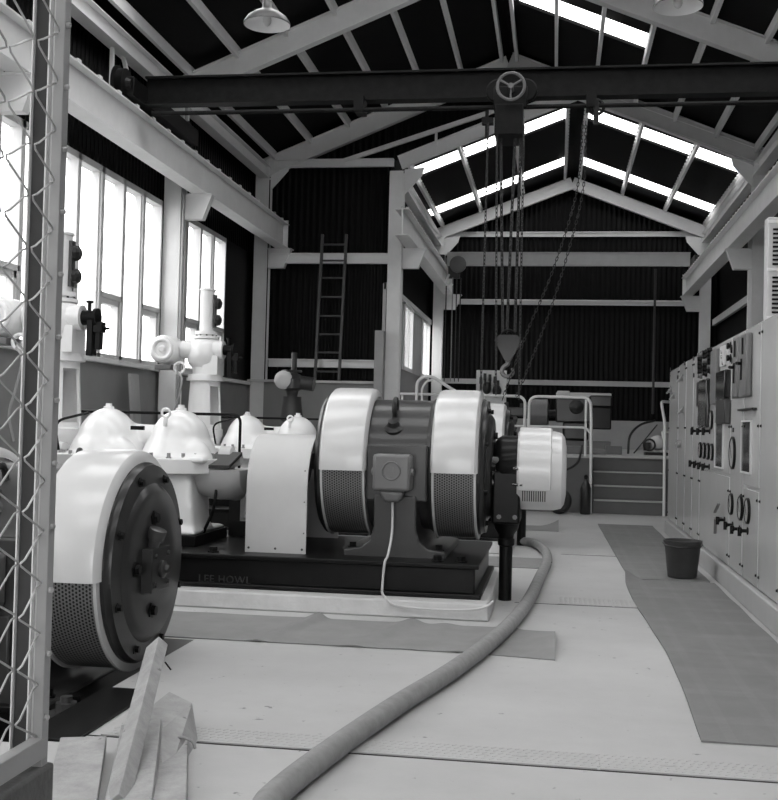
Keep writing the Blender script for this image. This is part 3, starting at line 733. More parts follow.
# coupling guards
def coupling(cy, label):
    t = thing('coupling_guard', (-2.27, cy, .385), label, 'machine guard')
    x0, x1, hw, zt, r = -2.455, -1.955, .68, 1.335, .42; zc = zt-r
    out = [(-hw, .385), (-hw, zc)] + [(-hw+r-r*math.cos(a), zc+r*math.sin(a)) for a in [PI/2*i/8 for i in range(1, 9)]] + \
          [(hw-r+r*math.sin(a), zc+r*math.cos(a)) for a in [PI/2*i/8 for i in range(0, 9)]] + [(hw, .385)]
    inn = [(y*.97, z-.015 if z > zc else z) for y, z in out]
    n = len(out); vs = []; fs = []
    for x in (x0, x1):
        for y, z in out+inn: vs.append((x, cy+y, z))
    m = 2*n
    for i in range(n-1):
        fs += [(i, i+1, m+i+1, m+i), (n+i, m+n+i, m+n+i+1, n+i+1), (i, n+i, n+i+1, i+1), (m+i, m+i+1, m+n+i+1, m+n+i)]
    fs += [(0, m, m+n, n), (n-1, 2*n-1, m+2*n-1, m+n-1)]
    MB().add(vs, fs).build('guard_sheet', 'cover', t)
    bolts(t, [((x, cy-hw, .42), (0, -1, 0), .007, .006) for x in (x0+.03, x0+.25, x1-.03)]+[((x1-.02, cy-hw, z), (0, -1, 0), .004, .005) for z in (.55, .8, 1.05)], 'screw', 'mid')
    MB().prism([(x0+.02, cy-hw+.04, .385), (x0+.02, cy-hw+.04, 1.0), (x0+.02, cy-.3, 1.2), (x0+.02, cy+.3, 1.2), (x0+.02, cy+hw-.04, 1.0), (x0+.02, cy+hw-.04, .385)], (.03, 0, 0)).build('inner_web', 'dark', t)
    return t
c2 = coupling(9.4, 'plain pale arched coupling guard left of the central motor')
c3 = copy_tree(c2, (0, 4.5, 0)); c3['label'] = 'arched coupling guard of the machine behind, mostly hidden'
def coupling_core(cy, label):
    tag(MB().lathe((-2.42, cy, ZC), (1, 0, 0), [(0, .07), (.08, .07), (.08, .2), (.2, .2), (.2, .16), (.22, .16), (.22, .2), (.31, .2), (.31, .07), (.32, .07)], 32).build('shaft_coupling', 'dark'), label, 'coupling')
coupling_core(9.4, 'dark shaft coupling under the pale arched guard'); coupling_core(13.9, 'dark shaft coupling under the hidden arched guard behind')

# pumps
def pump(cy, label):
    t = thing('split_casing_pump', (-3.55, cy, .385), label, 'pump')
    zf = 1.1
    top = MB()
    for x in (-3.93, -3.26):
        top.ell((x, cy, zf+.1), (.265, .33, .33)); top.ell((x, cy, zf+.0), (.32, .4, .3)); top.cyl((x, cy, zf), (x, cy, zf+.12), .26, n=24)
        top.ell((x+.2, cy-.2, zf), (.15, .16, .17))
    top.tube([(-3.9, cy+.16, zf+.21), (-3.6, cy+.16, zf+.19), (-3.3, cy+.16, zf+.21)], .1, 16)
    top.box(-4.28, -2.9, cy-.42, cy+.42, zf-.03, zf+.03)
    top.build('top_casing', 'white', t, remesh=.022)
    for x in (-3.93, -3.26): MB().lathe((x, cy, zf+.41), (0, 0, 1), [(0, .05), (.03, .05), (.035, .03), (.06, .03)], 8).build('vent_plug', 'white', t)
    fg = MB()
    pts = [(-3.6+.76*math.copysign(abs(math.cos(a))**.7, math.cos(a)), cy+.52*math.copysign(abs(math.sin(a))**.7, math.sin(a)), zf-.12) for a in [2*PI*i/48 for i in range(48)]]
    fg.prism(pts, (0, 0, .13)); fg.build('flange', 'white', t, bev=.008)
    st = MB()
    for i in range(28):
        a = 2*PI*i/28; p = (-3.6+.70*math.copysign(abs(math.cos(a))**.7, math.cos(a)), cy+.46*math.copysign(abs(math.sin(a))**.7, math.sin(a)), zf+.01)
        MB().bolt(p, (0, 0, 1), .017, .045).build('flange_stud', 'galv', t)
    lo = MB(); lo.ell((-3.6, cy, zf-.27), (.58, .42, .26)); lo.ell((-3.92, cy, zf-.28), (.3, .38, .27)); lo.ell((-3.27, cy, zf-.26), (.28, .36, .25))
    for x in (-4.05, -3.14):      # flared feet
        lo.prism([(x-.1, cy-.38, zf-.1), (x+.1, cy-.38, zf-.1), (x+.17, cy-.44, .5), (x-.14, cy-.44, .5)], (0, .5, 0))
        lo.box(x-.19, x+.19, cy-.48, cy+.4, .465, .51)
    lo.cyl((-3.6, cy+.2, .85), (-3.6, cy+.9, .85), .22); lo.box(-3.85, -3.35, cy-.2, cy+.2, .42, .8)
    lo.build('lower_casing', 'white', t, remesh=.026)
    for s, x0, x1 in ((1, -3.05, -2.62), (-1, -4.15, -4.6)):
        b = MB(); n = 10; ring = [(math.cos(PI*i/n), -math.sin(PI*i/n)) for i in range(n+1)]
        vs = []; fs = []
        prof = [(x0, .17, .2), (x0+(x1-x0)*.3, .18, .23), (x0+(x1-x0)*.75, .18, .23), (x0+(x1-x0)*.95, .15, .18), (x1, .1, .1)]
        for x, ry, rz in prof:
            for c, sn in ring: vs.append((x, cy-.06+ry*1.3*c, 1.02+rz*1.15*sn))
        m = n+1
        for i in range(len(prof)-1):
            for k in range(n): fs.append((i*m+k, i*m+k+1, (i+1)*m+k+1, (i+1)*m+k))
            fs.append((i*m, (i+1)*m, (i+1)*m+n, i*m+n))
        fs += [tuple(range(m)), tuple((len(prof)-1)*m+k for k in range(m))]
        b.add(vs, fs); b.build('bearing_bracket', 'cover', t)
        MB().lathe((x0+(x1-x0)*.35, cy, ZC), (s, 0, 0), [(0, .08), (.02, .11), (.12, .11), (.14, .07), (.2, .05)], 24).build('bearing_housing', 'cover', t)
    MB().prism([(-2.96, cy-.3, 1.03), (-2.72, cy-.3, 1.03), (-2.68, cy-.05, 1.14), (-2.9, cy-.05, 1.14)], (0, 0, .03)).build('bearing_lid', 'mid', t)
    # lifting ring on the casing
    p = at(166, 413, 9.1); q = at(165, 423, 9.1); dy = cy-9.4
    MB().torus((p.x, 9.1+dy, p.z), (0, 1, 0), .036, .012, 20, 8).cyl((q.x, 9.1+dy, q.z-.03), (p.x, 9.1+dy, p.z-.03), .02, n=10).build('lifting_ring', 'white', t)
    MB().tube(bend([(-4.25, cy-.3, zf+.05), (-4.3, cy-.3, zf+.3), (-4.1, cy-.05, zf+.38)], .1), .012, 6).build('vent_pipe', 'black', t)
    MB().box(-3.66, -3.54, cy-.16, cy-.13, zf+.24, zf+.275).build('name_plate', 'black', t)
    MB().tube(spline([(-2.85, cy-.2, .95), (-2.86, cy-.25, .7), (-2.95, cy-.2, .5), (-3.0, cy-.1, .42)], 6), .014, 6).build('drain_hose', 'black', t)
    f = MB().cyl((-2.72, cy+.25, .55), (-2.72, cy+.25, .85), .05, n=12).ell((-2.8, cy+.2, .8), (.09, .09, .07), 14, 8).cyl((-2.66, cy+.2, .4), (-2.66, cy+.2, .8), .016, n=8).cyl((-2.72, cy+.2, .6), (-2.6, cy+.2, .6), .03, n=10)
    f.build('small_fittings', 'cover', t)
    MB().box(-3.4, -2.93, cy-.5, cy+.4, .385, .475).build('foot_block', 'black', t, bev=.005)
    MB().box(-4.26, -3.8, cy-.5, cy+.4, .385, .475).build('foot_block', 'black', t, bev=.005)
    return t
p2 = pump(9.4, 'white split casing pump with two domes behind the nearest motor')
p3 = copy_tree(p2, (0, 4.5, 0)); p3['label'] = 'white split casing pump with two domes, smaller behind the coupling guard'
tag(MB().prism([(-2.95, 9.9, .385), (-2.6, 9.9, .385), (-2.6, 9.9, .55), (-2.72, 9.9, .62), (-2.95, 9.9, .95)], (0, .06, 0)).build('pump_stay', 'dark'), 'dark sloping stay plate behind the white pump foot', 'plate')

# ------------------------------------------------------------------ valve actuators
def actuator(x, y, label, grey=None):
    t = thing('valve_actuator', (x, y, 0), label, 'valve actuator')
    W = 'white'
    # valve body and yoke (below)
    MB().lathe((x, y, 0), (0, 0, 1), [(0, .26), (.04, .26), (.05, .17), (.5, .15), (.85, .17), (.9, .25), (.95, .25)], 28).build('riser_pipe', W, t)
    MB().lathe((x, y, .95), (0, 0, 1), [(0, .25), (.05, .25), (.06, .16), (.14, .19), (.3, .25), (.34, .25), (.34, .1)], 28).build('valve_bonnet', W, t)
    yk = MB()
    n = 28
    for s in (-1, 1):      # two curved walls leave the slots
        pts = []
        for i in range(9):
            a = math.radians(-62+124*i/8)+(0 if s > 0 else PI)
            pts.append(a)
        vs = []; fs = []
        for z, r in ((1.29, .235), (2.0, .195)):
            for rr in (r, r-.025):
                for a in pts: vs.append((x+rr*math.cos(a-2.0), y+rr*math.sin(a-2.0), z))
        m = len(pts)
        for k in range(m-1):
            fs += [(k, k+1, 2*m+k+1, 2*m+k), (m+k, 3*m+k, 3*m+k+1, m+k+1), (k, m+k, m+k+1, k+1), (2*m+k, 2*m+k+1, 3*m+k+1, 3*m+k)]
        fs += [(0, 2*m, 3*m, m), (m-1, 2*m-1, 4*m-1, 3*m-1)]
        yk.add(vs, fs)
    yk.lathe((x, y, 1.29), (0, 0, 1), [(0, .25), (.04, .25), (.05, .22), (.1, .22)], n)
    yk.lathe((x, y, 1.9), (0, 0, 1), [(0, .2), (.06, .2), (.07, .25), (.11, .25), (.11, .1)], n)
    yk.build('yoke', W, t)
    MB().cyl((x, y, 1.3), (x, y, 2.0), .035, n=12).build('stem', 'dark', t)
    g = MB().lathe((x, y, 2.01), (0, 0, 1), [(0, .23), (.04, .23), (.05, .17), (.14, .18), (.2, .235), (.3, .25), (.42, .24), (.48, .2), (.52, .14), (.53, .1)], 32)
    g.tube([(x-.3, y-.08, 2.38), (x+.27, y-.08, 2.38)], .12, 24)
    g.box(x+.02, x+.22, y-.2, y+.1, 2.05, 2.3)
    g.build('gearbox', W, t)
    MB().lathe((x, y, 2.53), (0, 0, 1), [(0, .17), (.035, .17), (.04, .12), (.06, .15), (.1, .15), (.1, .09)], 28).build('neck_flange', W, t)
    bolts(t, [((x+.135*math.cos(2*PI*k/10), y+.135*math.sin(2*PI*k/10), 2.563), (0, 0, 1), .012, .02) for k in range(10)], 'neck_bolt', 'black')
    MB().lathe((x, y, 2.63), (0, 0, 1), [(0, .09), (0, .095), (.54, .095), (.545, .11), (.565, .11), (.57, .08)], 28).build('spindle_cover', W, t)
    s = MB().box(x+.085, x+.12, y-.04, y+.04, 2.68, 3.12); s.build('switch_rail', 'mid', t)
    for z in (2.78, 3.0): MB().lathe((x+.12, y-.02, z), (1, 0, 0), [(0, .04), (.02, .075), (.06, .07), (.08, .04)], 8).build('limit_switch', 'dark', t)
    # motor on the left
    mo = MB().lathe((x-.5, y-.3, 2.37), (0, 1, 0), [(0, .05), (.0, .1), (.02, .17), (.05, .19), (.34, .19), (.38, .14)], 32)
    mo.cyl((x-.4, y-.1, 2.37), (x-.2, y-.08, 2.38), .08, n=16)
    mo.build('actuator_motor', W, t)
    k = MB().torus((x-.5, y-.305, 2.37), (0, 1, 0), .125, .03, 28, 8).lathe((x-.5, y-.33, 2.37), (0, 1, 0), [(0, .03), (.02, .055), (.05, .055)], 16)
    k.build('fan_cowl', W, t)
    MB().box(x-.6, x-.38, y-.3, y-.1, 2.1, 2.17).build('terminal_box', 'midl', t, bev=.01)
    MB().torus((x-.28, y-.24, 2.13), (0, 1, 0), .07, .018, 22, 8).build('lever_ring', W, t)
    MB().tube(spline([(x-.35, y-.22, 2.1), (x-.22, y-.3, 1.98), (x-.27, y-.3, 1.7), (x-.33, y-.3, 1.45), (x-.3, y-.25, 1.2)], 6), .014, 6).build('cable', 'galv', t)
    # black hand drive on the right
    h = MB().lathe((x+.22, y-.08, 2.38), (1, 0, 0), [(0, .1), (.03, .105), (.04, .07), (.16, .065), (.17, .09), (.2, .09)], 20)
    h.cyl((x+.33, y-.08, 2.44), (x+.33, y-.08, 2.52), .018, n=8).cyl((x+.33, y-.08, 2.52), (x+.33, y-.08, 2.54), .035, n=10)
    h.build('hand_drive', 'black', t)
    MB().box(x+.33, x+.39, y-.14, y-.02, 2.02, 2.42).box(x+.39, x+.48, y-.13, y-.03, 2.24, 2.34).cyl((x+.43, y-.08, 2.28), (x+.53, y-.08, 2.28), .014, n=8).box(x+.41, x+.46, y-.12, y-.04, 2.08, 2.26).build('switch_box', 'black', t, bev=.008)
    # black guard rail at the bonnet
    return t
A1 = actuator(-4.70, 10.0, 'white valve actuator partly hidden by the fence post, nearest the left window')
A2 = copy_tree(A1, (.08, 4.25, 0)); A2['label'] = 'white valve actuator on a tapered pedestal in front of the dark wall panel'
# small grey actuator further back
t = thing('valve_actuator', (-4.5, 18.7, 0), 'small dark grey valve actuator in front of the column, near the ladder', 'valve actuator')
x, y = -4.5, 18.7
MB().lathe((x, y, 0), (0, 0, 1), [(0, .2), (.04, .2), (.05, .13), (1.45, .13), (1.5, .2), (1.54, .2)], 20).build('riser_pipe', 'mid', t)
MB().lathe((x, y, 1.54), (0, 0, 1), [(0, .2), (.04, .19), (.3, .16), (.36, .16), (.36, .05)], 20).build('yoke', 'mid', t)
MB().lathe((x, y, 1.9), (0, 0, 1), [(0, .09), (.1, .11), (.14, .2), (.3, .2), (.38, .14), (.42, .06)], 20).build('gearbox', 'mid', t)
MB().lathe((x-.12, y-.22, 2.18), (0, 1, 0), [(0, .06), (.01, .12), (.04, .16), (.25, .16)], 20).build('handwheel_hub', 'cover', t)
MB().cyl((x+.1, y, 2.15), (x+.38, y, 2.12), .12, n=20).build('drive_motor', 'mid', t)
MB().cyl((x+.02, y, 2.3), (x+.02, y, 2.66), .05, n=12).build('stem_tube', 'mid', t)
MB().torus((x-.02, y, 2.34), (0, 0, 1), .16, .02, 22, 6).build('handwheel', 'dark', t)
# thin black rails by the pumps
for dy, nm in ((0, 'behind the two pump domes of the near pump'), (4.5, 'behind the smaller pump domes')):
    y = 10.6+dy; z = 1.5
    pts = bend([(-4.75, y-.3, .0), (-4.75, y-.3, z), (-2.98, y-.3, z), (-2.98, y-.3, .0)], .08)
    tag(MB().tube(pts, .014, 8).build('guard_rail', 'black'), 'thin black guard rail '+nm, 'rail')
# small pipework left of the domes
t = thing('cooling_pipe', (-3.9, 7.9, 0), 'pale valve fitting with a black ring between the fence and the pump', 'pipe fitting')
q = at(67, 461, 7.9)
MB().box(q.x-.06, q.x+.08, 7.85, 7.95, q.z-.08, q.z+.05).cyl((q.x, 7.9, 0), (q.x, 7.9, q.z-.05), .04, n=12).build('valve_block', 'cover', t)
MB().torus((q.x+.12, 7.85, q.z-.0), (1, .3, 0), .085, .022, 20, 8).build('ring', 'rubber', t)
q = at(12, 471, 7.6)
t = thing('globe_valve', (q.x, 7.6, 0), 'black handwheel valve seen through the lower chain-link mesh', 'valve')
MB().torus((q.x, 7.6, q.z), (1, .5, 0), .11, .02, 22, 8).cyl((q.x-.1, 7.6, q.z), (q.x+.1, 7.65, q.z), .02, n=8).build('handwheel', 'rubber', t)
MB().cyl((q.x, 7.6, 0), (q.x, 7.6, q.z-.12), .08, n=16).cyl((q.x, 7.6, q.z-.2), (q.x, 7.6, q.z-.14), .12, n=16).build('body', 'dark', t)
t = tag(MB().tube(bend([(-5.6, 8.6, .0), (-5.6, 8.6, 2.6)], .1), .02, 8).build('riser_conduit', 'dark'), 'thin dark conduit rising at far left behind the mesh', 'conduit')
# plank leaning on the left wall
a, b = at(133, 378, 16.0), at(141, 440, 15.6)
p_ = (a-b).normalized(); b2 = b+p_*(-b.z/p_.z)
tag(MB().bar((-5.86, 15.3, .01), (-6.04, 15.3, 2.09), .3, .045, (1, 0, 0)).build('timber_plank', 'kerb'), 'pale wooden plank leaning against the grey wall under the left window', 'plank')
# vertical conduit on column
tag(MB().cyl((-5.8, 16.57, 0), (-5.8, 16.57, 6.4), .025, n=8).build('column_conduit', 'galv'), 'thin conduit running up the column between the left windows', 'conduit')

# ------------------------------------------------------------------ floor things
# cable trench covers
jx = [-2.0, fl(322, 750).x, fl(598, 764).x, 1.2]
for i, (a, b) in enumerate(zip(jx, jx[1:]+[]) ):
    mb = MB().box(a+.006, b-.006, 4.79, 5.0, 0, .006)
    n = int((b-a)/.035)
    for k in range(n):
        x = a+.03+k*.035
        for r_ in range(5): mb.bar((x+(.012 if r_ % 2 else 0), 4.81+r_*.042, .0065), (x+.018+(.012 if r_ % 2 else 0), 4.83+r_*.042, .006), .005, .002)
    for xx in (a+(b-a)*.3, a+(b-a)*.72): mb.box(xx-.035, xx+.035, 4.885, 4.893, .006, .0075)
    tag(mb.build('trench_cover', 'floor', smooth=0), 'near checkered trench cover plate in the floor, '+('left one under the timber', 'middle one crossed by the hose', 'right one in front of the rubber mat')[i], 'trench cover')
jl = MB(); jl.box(-2.28, 1.55, 4.772, 4.784, -.01, .002)
struct(jl, 'trim_joint_near', 'black', smooth=0)
for i, (a, b) in enumerate(((.05, .5), (.51, .72))):
    mb = MB().box(a, b-.01, 9.25, 9.65, 0, .006)
    for k in range(int((b-a)/.04)):
        for r_ in range(8): mb.bar((a+.02+k*.04, 9.27+r_*.045, .0065), (a+.04+k*.04, 9.29+r_*.045, .006), .005, .002)
    tag(mb.build('trench_cover', 'floor', smooth=0), ('wider', 'narrower')[i]+' far checkered trench cover beside the long rubber mat', 'trench cover')
struct(MB().box(-.3, .72, 9.236, 9.246, -.01, .002).box(.1, .72, 13.0, 13.012, -.01, .002), 'trim_joint_far', 'black', smooth=0)

def sheet(x0, x1, y0, y1, hf, name, m, label, cat='mat', nx=60, ny=16, th=.008, xf=None, zb0=.0):
    vs = []; fs = []
    for j in range(ny+1):
        for i in range(nx+1):
            u, v = i/nx, j/ny; x = x0+(x1-x0)*u; y = y0+(y1-y0)*v
            if xf: x, y = xf(u, v, x, y)
            vs.append((x, y, th+zb0+max(0, hf(u, v, x, y))))
    n0 = len(vs); vs += [(x, y, z-th) for x, y, z in vs]
    w = nx+1
    for j in range(ny):
        for i in range(nx):
            a = j*w+i; fs += [(a, a+1, a+w+1, a+w), (n0+a, n0+a+w, n0+a+w+1, n0+a+1)]
    for i in range(nx): fs += [(i, n0+i, n0+i+1, i+1), (ny*w+i, ny*w+i+1, n0+ny*w+i+1, n0+ny*w+i)]
    for j in range(ny): fs += [(j*w, (j+1)*w, n0+(j+1)*w, n0+j*w), (j*w+nx, n0+j*w+nx, n0+(j+1)*w+nx, (j+1)*w+nx)]
    return tag(MB().add(vs, fs).build(name, m), label, cat)
def ridges(centers):
    def f(u, v, x, y):
        z = .002*math.sin(x*9+y*3)
        for c, s, h, w in centers:
            d = (x-(c+s*(y-7.0)))/w; z += h*math.exp(-d*d)
        return z
    return f
sheet(-3.4, .03, 7.05, 8.0, lambda u, v, x, y: (.25+.75*v)*ridges([(-1.9, .22, .045, .05), (-1.27, .28, .035, .07), (-.6, .3, .03, .06), (-.95, .2, .015, .08)])(u, v, x, y)+.05*max(0, (u-.93)/.07)**2*math.sin(v*3), 'canvas_strip', 'canvas',
      'wrinkled grey floor strip lying in front of the central machine plinth', nx=150, ny=12,
      xf=lambda u, v, x, y: (x, y if u < .86 else y-(u-.86)*.5))
sheet(-2.55, .0, 11.55, 12.45, lambda u, v, x, y: .07*max(0, (u-.93)/.07)**2*(1-v), 'canvas_strip', 'canvas', 'grey floor strip beyond, its end curling up left of the hose bend', nx=80, ny=8)
sheet(-2.0, .08, 15.9, 16.7, lambda u, v, x, y: .1*max(0, (u-.85)/.15)**2*v, 'canvas_strip', 'canvas', 'farthest grey floor strip with a raised end near the platform', nx=80, ny=8)
# long rubber mats
rm = MT['mat_']
def hmat(u, v, x, y): return .0015*math.sin(x*60)*math.sin(y*8)
sheet(.71, 1.53, 5.32, 10.95, lambda u, v, x, y: .004+.004*math.sin(y*5+x*3)+(.03*math.exp(-((v)/.01)**2) if False else 0)+(.09*max(0, 1-u/.18)*max(0, (v-.975)/.025)), 'rubber_mat', 'mat_',
      'long ribbed rubber mat running beside the switchboard, nearer one', nx=24, ny=160, xf=lambda u, v, x, y: (x+.03*math.sin(y*1.1)*(1-u), y))
sheet(.74, 1.50, 11.02, 17.4, lambda u, v, x, y: .003+.003*math.sin(y*4), 'rubber_mat', 'mat_', 'ribbed rubber mat beyond the bucket, farther one', nx=12, ny=60, xf=lambda u, v, x, y: (x-.06*(v)*(1-u), y))
# hose
hp = [(262, 812), (270, 800), (300, 774), (350, 737), (400, 703), (450, 672), (487, 645), (512, 622), (530, 598), (541, 575), (547, 562), (545, 551), (534, 543), (522, 541)]
hp = [fl(a, b, .052) for a, b in hp]
hp = [hp[0]+(hp[0]-hp[1])*4]+hp
tag(MB().tube(spline(hp, 8), .052, 16).build('suction_hose', 'hose'), 'thick grey hose snaking across the floor past the central machine', 'hose')
# bucket
t = thing('bucket', (1.262, 11.24, .02), 'dark tapered bucket standing on the mat beside the switchboard', 'bucket')
bx, by = 1.262, 11.24
n = 40; prof = [(0.0, .0), (0, .135), (.01, .14), (.29, .17), (.3, .178), (.33, .18), (.335, .185), (.36, .188), (.362, .178), (.34, .17), (.02, .13), (.02, 0)]
vs = []; fs = []
for h, r in prof:
    for k in range(n): vs.append((bx+max(r, 1e-4)*math.cos(2*PI*k/n), by+max(r, 1e-4)*math.sin(2*PI*k/n), .02+h))
for i in range(len(prof)-1):
    for k in range(n): fs.append((i*n+k, i*n+(k+1) % n, (i+1)*n+(k+1) % n, (i+1)*n+k))
MB().add(vs, fs).build('pail', 'bucket', t)
MB().tube([(bx+.19*math.cos(a), by-.0+.19*math.sin(a)*.99, .02+.33-.03*abs(math.sin(a))) for a in [PI+PI*i/16 for i in range(17)]], .006, 6).build('handle', 'dark', t)

# ------------------------------------------------------------------ timber offcuts, lower left
def plank(p0, p1, w, h, up, label, name='timber_board', m='timber'):
    return tag(MB().bar(p0, p1, w, h, up).build(name, m, bev=.004), label, 'timber')
plank(fl(116, 806, .03), at(157, 646, 5.0), .085, .06, (-.25, -1, .25), 'tall pale board leaning upright, its top against the nearest machine')
g0, g1 = fl(74, 812, .03), fl(88, 742, .05)
plank(g0-Vector((.02, 0, 0)), g1-Vector((.02, 0, 0)), .19, .045, (0, 0, 1), 'short flat board at the bottom left beside the fence block')
g0, g1 = fl(128, 815, .03), at(142, 727, 4.62)
plank(g0, g1, .17, .05, (0, -.5, 1), 'split board lying over the others in front of the leaning board')
g0, g1 = fl(168, 815, .04), at(173, 745, 4.68)
plank(g0, g1, .13, .05, (0, -.3, 1), 'pale board end nearest the hose, a shaving curled on its tip')
A_, B_, C_, D_ = at(161, 730, 4.6), at(192, 703, 5.0), fl(198, 741), fl(163, 795)
tag(MB().prism([A_, B_, C_, D_], (-.16, .14, .01)).build('timber_block', 'timber', smooth=0), 'wedge-cut timber block with a pointed end behind the boards', 'timber')
q = at(183, 742, 4.6)
tag(MB().tube(spline([(q.x-.05, 4.62, q.z-.01), (q.x-.01, 4.6, q.z+.02), (q.x+.04, 4.6, q.z+.005), (q.x+.055, 4.6, q.z-.025)], 5), .007, 6).build('wood_shaving', 'timber'), 'curled strip on the tip of the right-hand board', 'wood shaving')
def nail(p, d): return MB().cyl(p, Vector(p)+Vector(d), .004, n=6)
tag(nail(at(143, 771, 4.25), (.003, -.004, .05)).build('bent_nail', 'black'), 'dark nail in the split board, upper one', 'nail')
tag(nail(at(143, 789, 4.15), (.003, -.004, .05)).build('bent_nail', 'black'), 'dark nail in the split board, lower one', 'nail')
tag(nail(at(165, 662, 4.93), (.03, 0, -.035)).build('bent_nail', 'black'), 'dark nail sticking out of the leaning board', 'nail')
tag(MB().box(-2.32, -2.05, 4.65, 5.62, 0, .012).build('floor_plate', 'black', bev=.003), 'dark steel floor plate at the edge of the sunken bay', 'floor plate')
# dark anchor bolt and plate near the sunken machine
t = thing('anchor_bolt', (-2.62, 5.35, -.44), 'large dark anchor bolt beside the fence foot at lower left', 'bolt')
q = at(66, 712, 5.35)
MB().cyl((q.x, 5.35, -.44), (q.x, 5.35, q.z-.02), .075, n=20).build('sleeve', 'dark', t)
MB().lathe((q.x, 5.35, q.z-.02), (0, 0, 1), [(0, .1), (.02, .1), (.025, .055), (.07, .055)], 8).cyl((q.x, 5.35, q.z+.04), (q.x, 5.35, q.z+.08), .03, n=12).build('nut', 'mid', t)

# ------------------------------------------------------------------ chain link fence
FX = -1.045
t = thing('chain_link_fence', (FX, 1.9, .78), 'chain-link fence panel with steel posts at the left edge', 'fence')
py = 2.3
P = at(50, 740, py); FX = at(51, 400, py).x; zb_ = P.z
MB().bar((FX, py, zb_-.06), (FX, py, 2.6), .024, .03, (0, 1, 0)).build('post', 'galv', t, bev=.002)
MB().bar((FX-.024, py+.03, zb_-.02), (FX-.024, py+.03, 2.6), .016, .02, (0, 1, 0)).build('tension_bar', 'steel', t)
MB().bar((FX-.056, py+.04, zb_-.1), (FX-.056, py+.04, 2.6), .04, .03, (0, 1, 0)).build('angle_post', 'mid', t, bev=.002)
MB().bar((FX-.078, py+.03, zb_-.1), (FX-.078, py+.03, 2.6), .003, .03, (0, 1, 0)).bar((FX-.034, py+.02, zb_-.1), (FX-.034, py+.02, 2.6), .003, .03, (0, 1, 0)).build('angle_edge', 'steelw', t)
MB().bar((FX, py, zb_-.015), (FX, .6, zb_-.015), .03, .045).build('bottom_rail', 'galv', t, bev=.002)
fs_ = MB()
for i in range(12):
    z = zb_+.05+i*.138; MB().lathe((FX+.012, py-.005, z), (1, -.3, 0), [(0, .006), (.008, .006), (.01, .003)], 8).build('staple', 'wirem', t)
mw = MB(); r_ = .0024; st = .055; pw = .115
y = py-.01; k = 0
while y > 1.25:
    pts = []; n = int((2.55-zb_)/st)
    for i in range(n+1):
        s_ = (i+k) % 2
        yy = y-(pw if s_ else 0); pts.append((FX+(.004 if s_ else -.004), yy+random.uniform(-.003, .003), zb_+.01+i*st+random.uniform(-.002, .002)))
    dense = []
    for a, b in zip(pts, pts[1:]):
        a, b = Vector(a), Vector(b); dense += [a, a.lerp(b, .12)+Vector((.004, 0, 0)), a.lerp(b, .5), a.lerp(b, .88)-Vector((.004, 0, 0))]
    mw.tube(dense, r_, 5); y -= pw; k += 1
mw.build('wire_mesh', 'wirem', t)
q = at(57, 742, py)
tag(MB().box(-1.4, FX+.022, .4, py+.03, 0, zb_-.055).build('low_block_wall', 'block', bev=.008), 'rough dark masonry block under the chain-link fence', 'block')
# ------------------------------------------------------------------ switchboard
SX = 1.62
def sc(px, py): p = ax(px, py, SX); return p.y, p.z
def cab_at(y):
    for i in range(len(ye)-1):
        if ye[i+1] <= y <= ye[i]: return cabs[i]
    return cabs[0]
struct(MB().box(1.58, 2.6, 6.0, 16.35, 0, .19), 'trim_kerb', 'kerb', bev=.01)
ye = [16.4, 15.2, 14.35, 13.6, 12.9, 10.72, 9.98, 9.22, 8.36, 7.5, 6.6]
names = ['far end cabinet of the switchboard, next to the platform steps', 'second plain narrow cabinet from the far end of the switchboard', 'third narrow cabinet from the far end with a latch handle', 'fourth narrow cabinet from the far end, left of the dial cluster',
         'wide switchboard cabinet with a cluster of knobs and four small dials', 'switchboard cabinet with a black relay box and one large dial', 'switchboard cabinet with two long grey relays and a window',
         'blank smooth switchboard cabinet right of the grey relays', 'blank nearest switchboard cabinet at the right edge of the photo', 'blank switchboard cabinet outside the right edge']
cabs = []
for i, (b, a) in enumerate(zip(ye, ye[1:])):
    t = thing('switchgear_cabinet', (2.1, (a+b)/2, .19), 'pale grey '+names[i], 'cabinet', 'switchboard cabinets along the right wall')
    zt = 2.35 if i > 0 else 2.33
    MB().box(SX+.02, 2.55, a+.003, b-.003, .19, zt).build('body', 'cab', t, bev=.006)
    if i == 4:
        MB().box(SX, SX+.022, a+.02, b-.02, 1.06, zt-.02).build('door', 'cab', t, bev=.004)
        MB().box(SX, SX+.022, a+.02, b-.02, .21, 1.03).build('door', 'cab', t, bev=.004)
    elif i in (6,):
        MB().box(SX, SX+.022, a+.02, b-.02, 1.0, zt-.02).build('door', 'cab', t, bev=.004)
        MB().box(SX, SX+.022, a+.02, b-.02, .21, .97).build('door', 'cab', t, bev=.004)
    else:
        MB().box(SX, SX+.022, a+.02, b-.02, .21, zt-.02).build('door', 'cab', t, bev=.004)
    s = MB()
    for y in (a+.06, b-.06):
        for z in (.3, .9, 1.5, 2.25): MB().bolt((SX, y, z), (-1, 0, 0), .01, .012).build('door_screw', 'black', t)
    cabs.append(t)
def rect(px0, px1, py0, py1, name, m, cab, depth=.02, bev=0, frame=None, label=None, back=0):
    pc = (py0+py1)/2; y1, z1 = sc(px0, py0); y0, _ = sc(px1, py0); _, za = sc((px0+px1)/2, py0); _, zb2 = sc((px0+px1)/2, py1)
    o = MB().box(SX-depth, SX-back, y0, y1, zb2, za).build(name, m, cab_at((y0+y1)/2), bev=bev, label=label)
    if frame:
        f = MB(); w = .014; d = .016
        f.box(SX-d, SX, y0-w, y0, zb2-w, za+w); f.box(SX-d, SX, y1, y1+w, zb2-w, za+w); f.box(SX-d, SX, y0, y1, za, za+w); f.box(SX-d, SX, y0, y1, zb2-w, zb2)
        f.build('frame', frame, o)
    return o
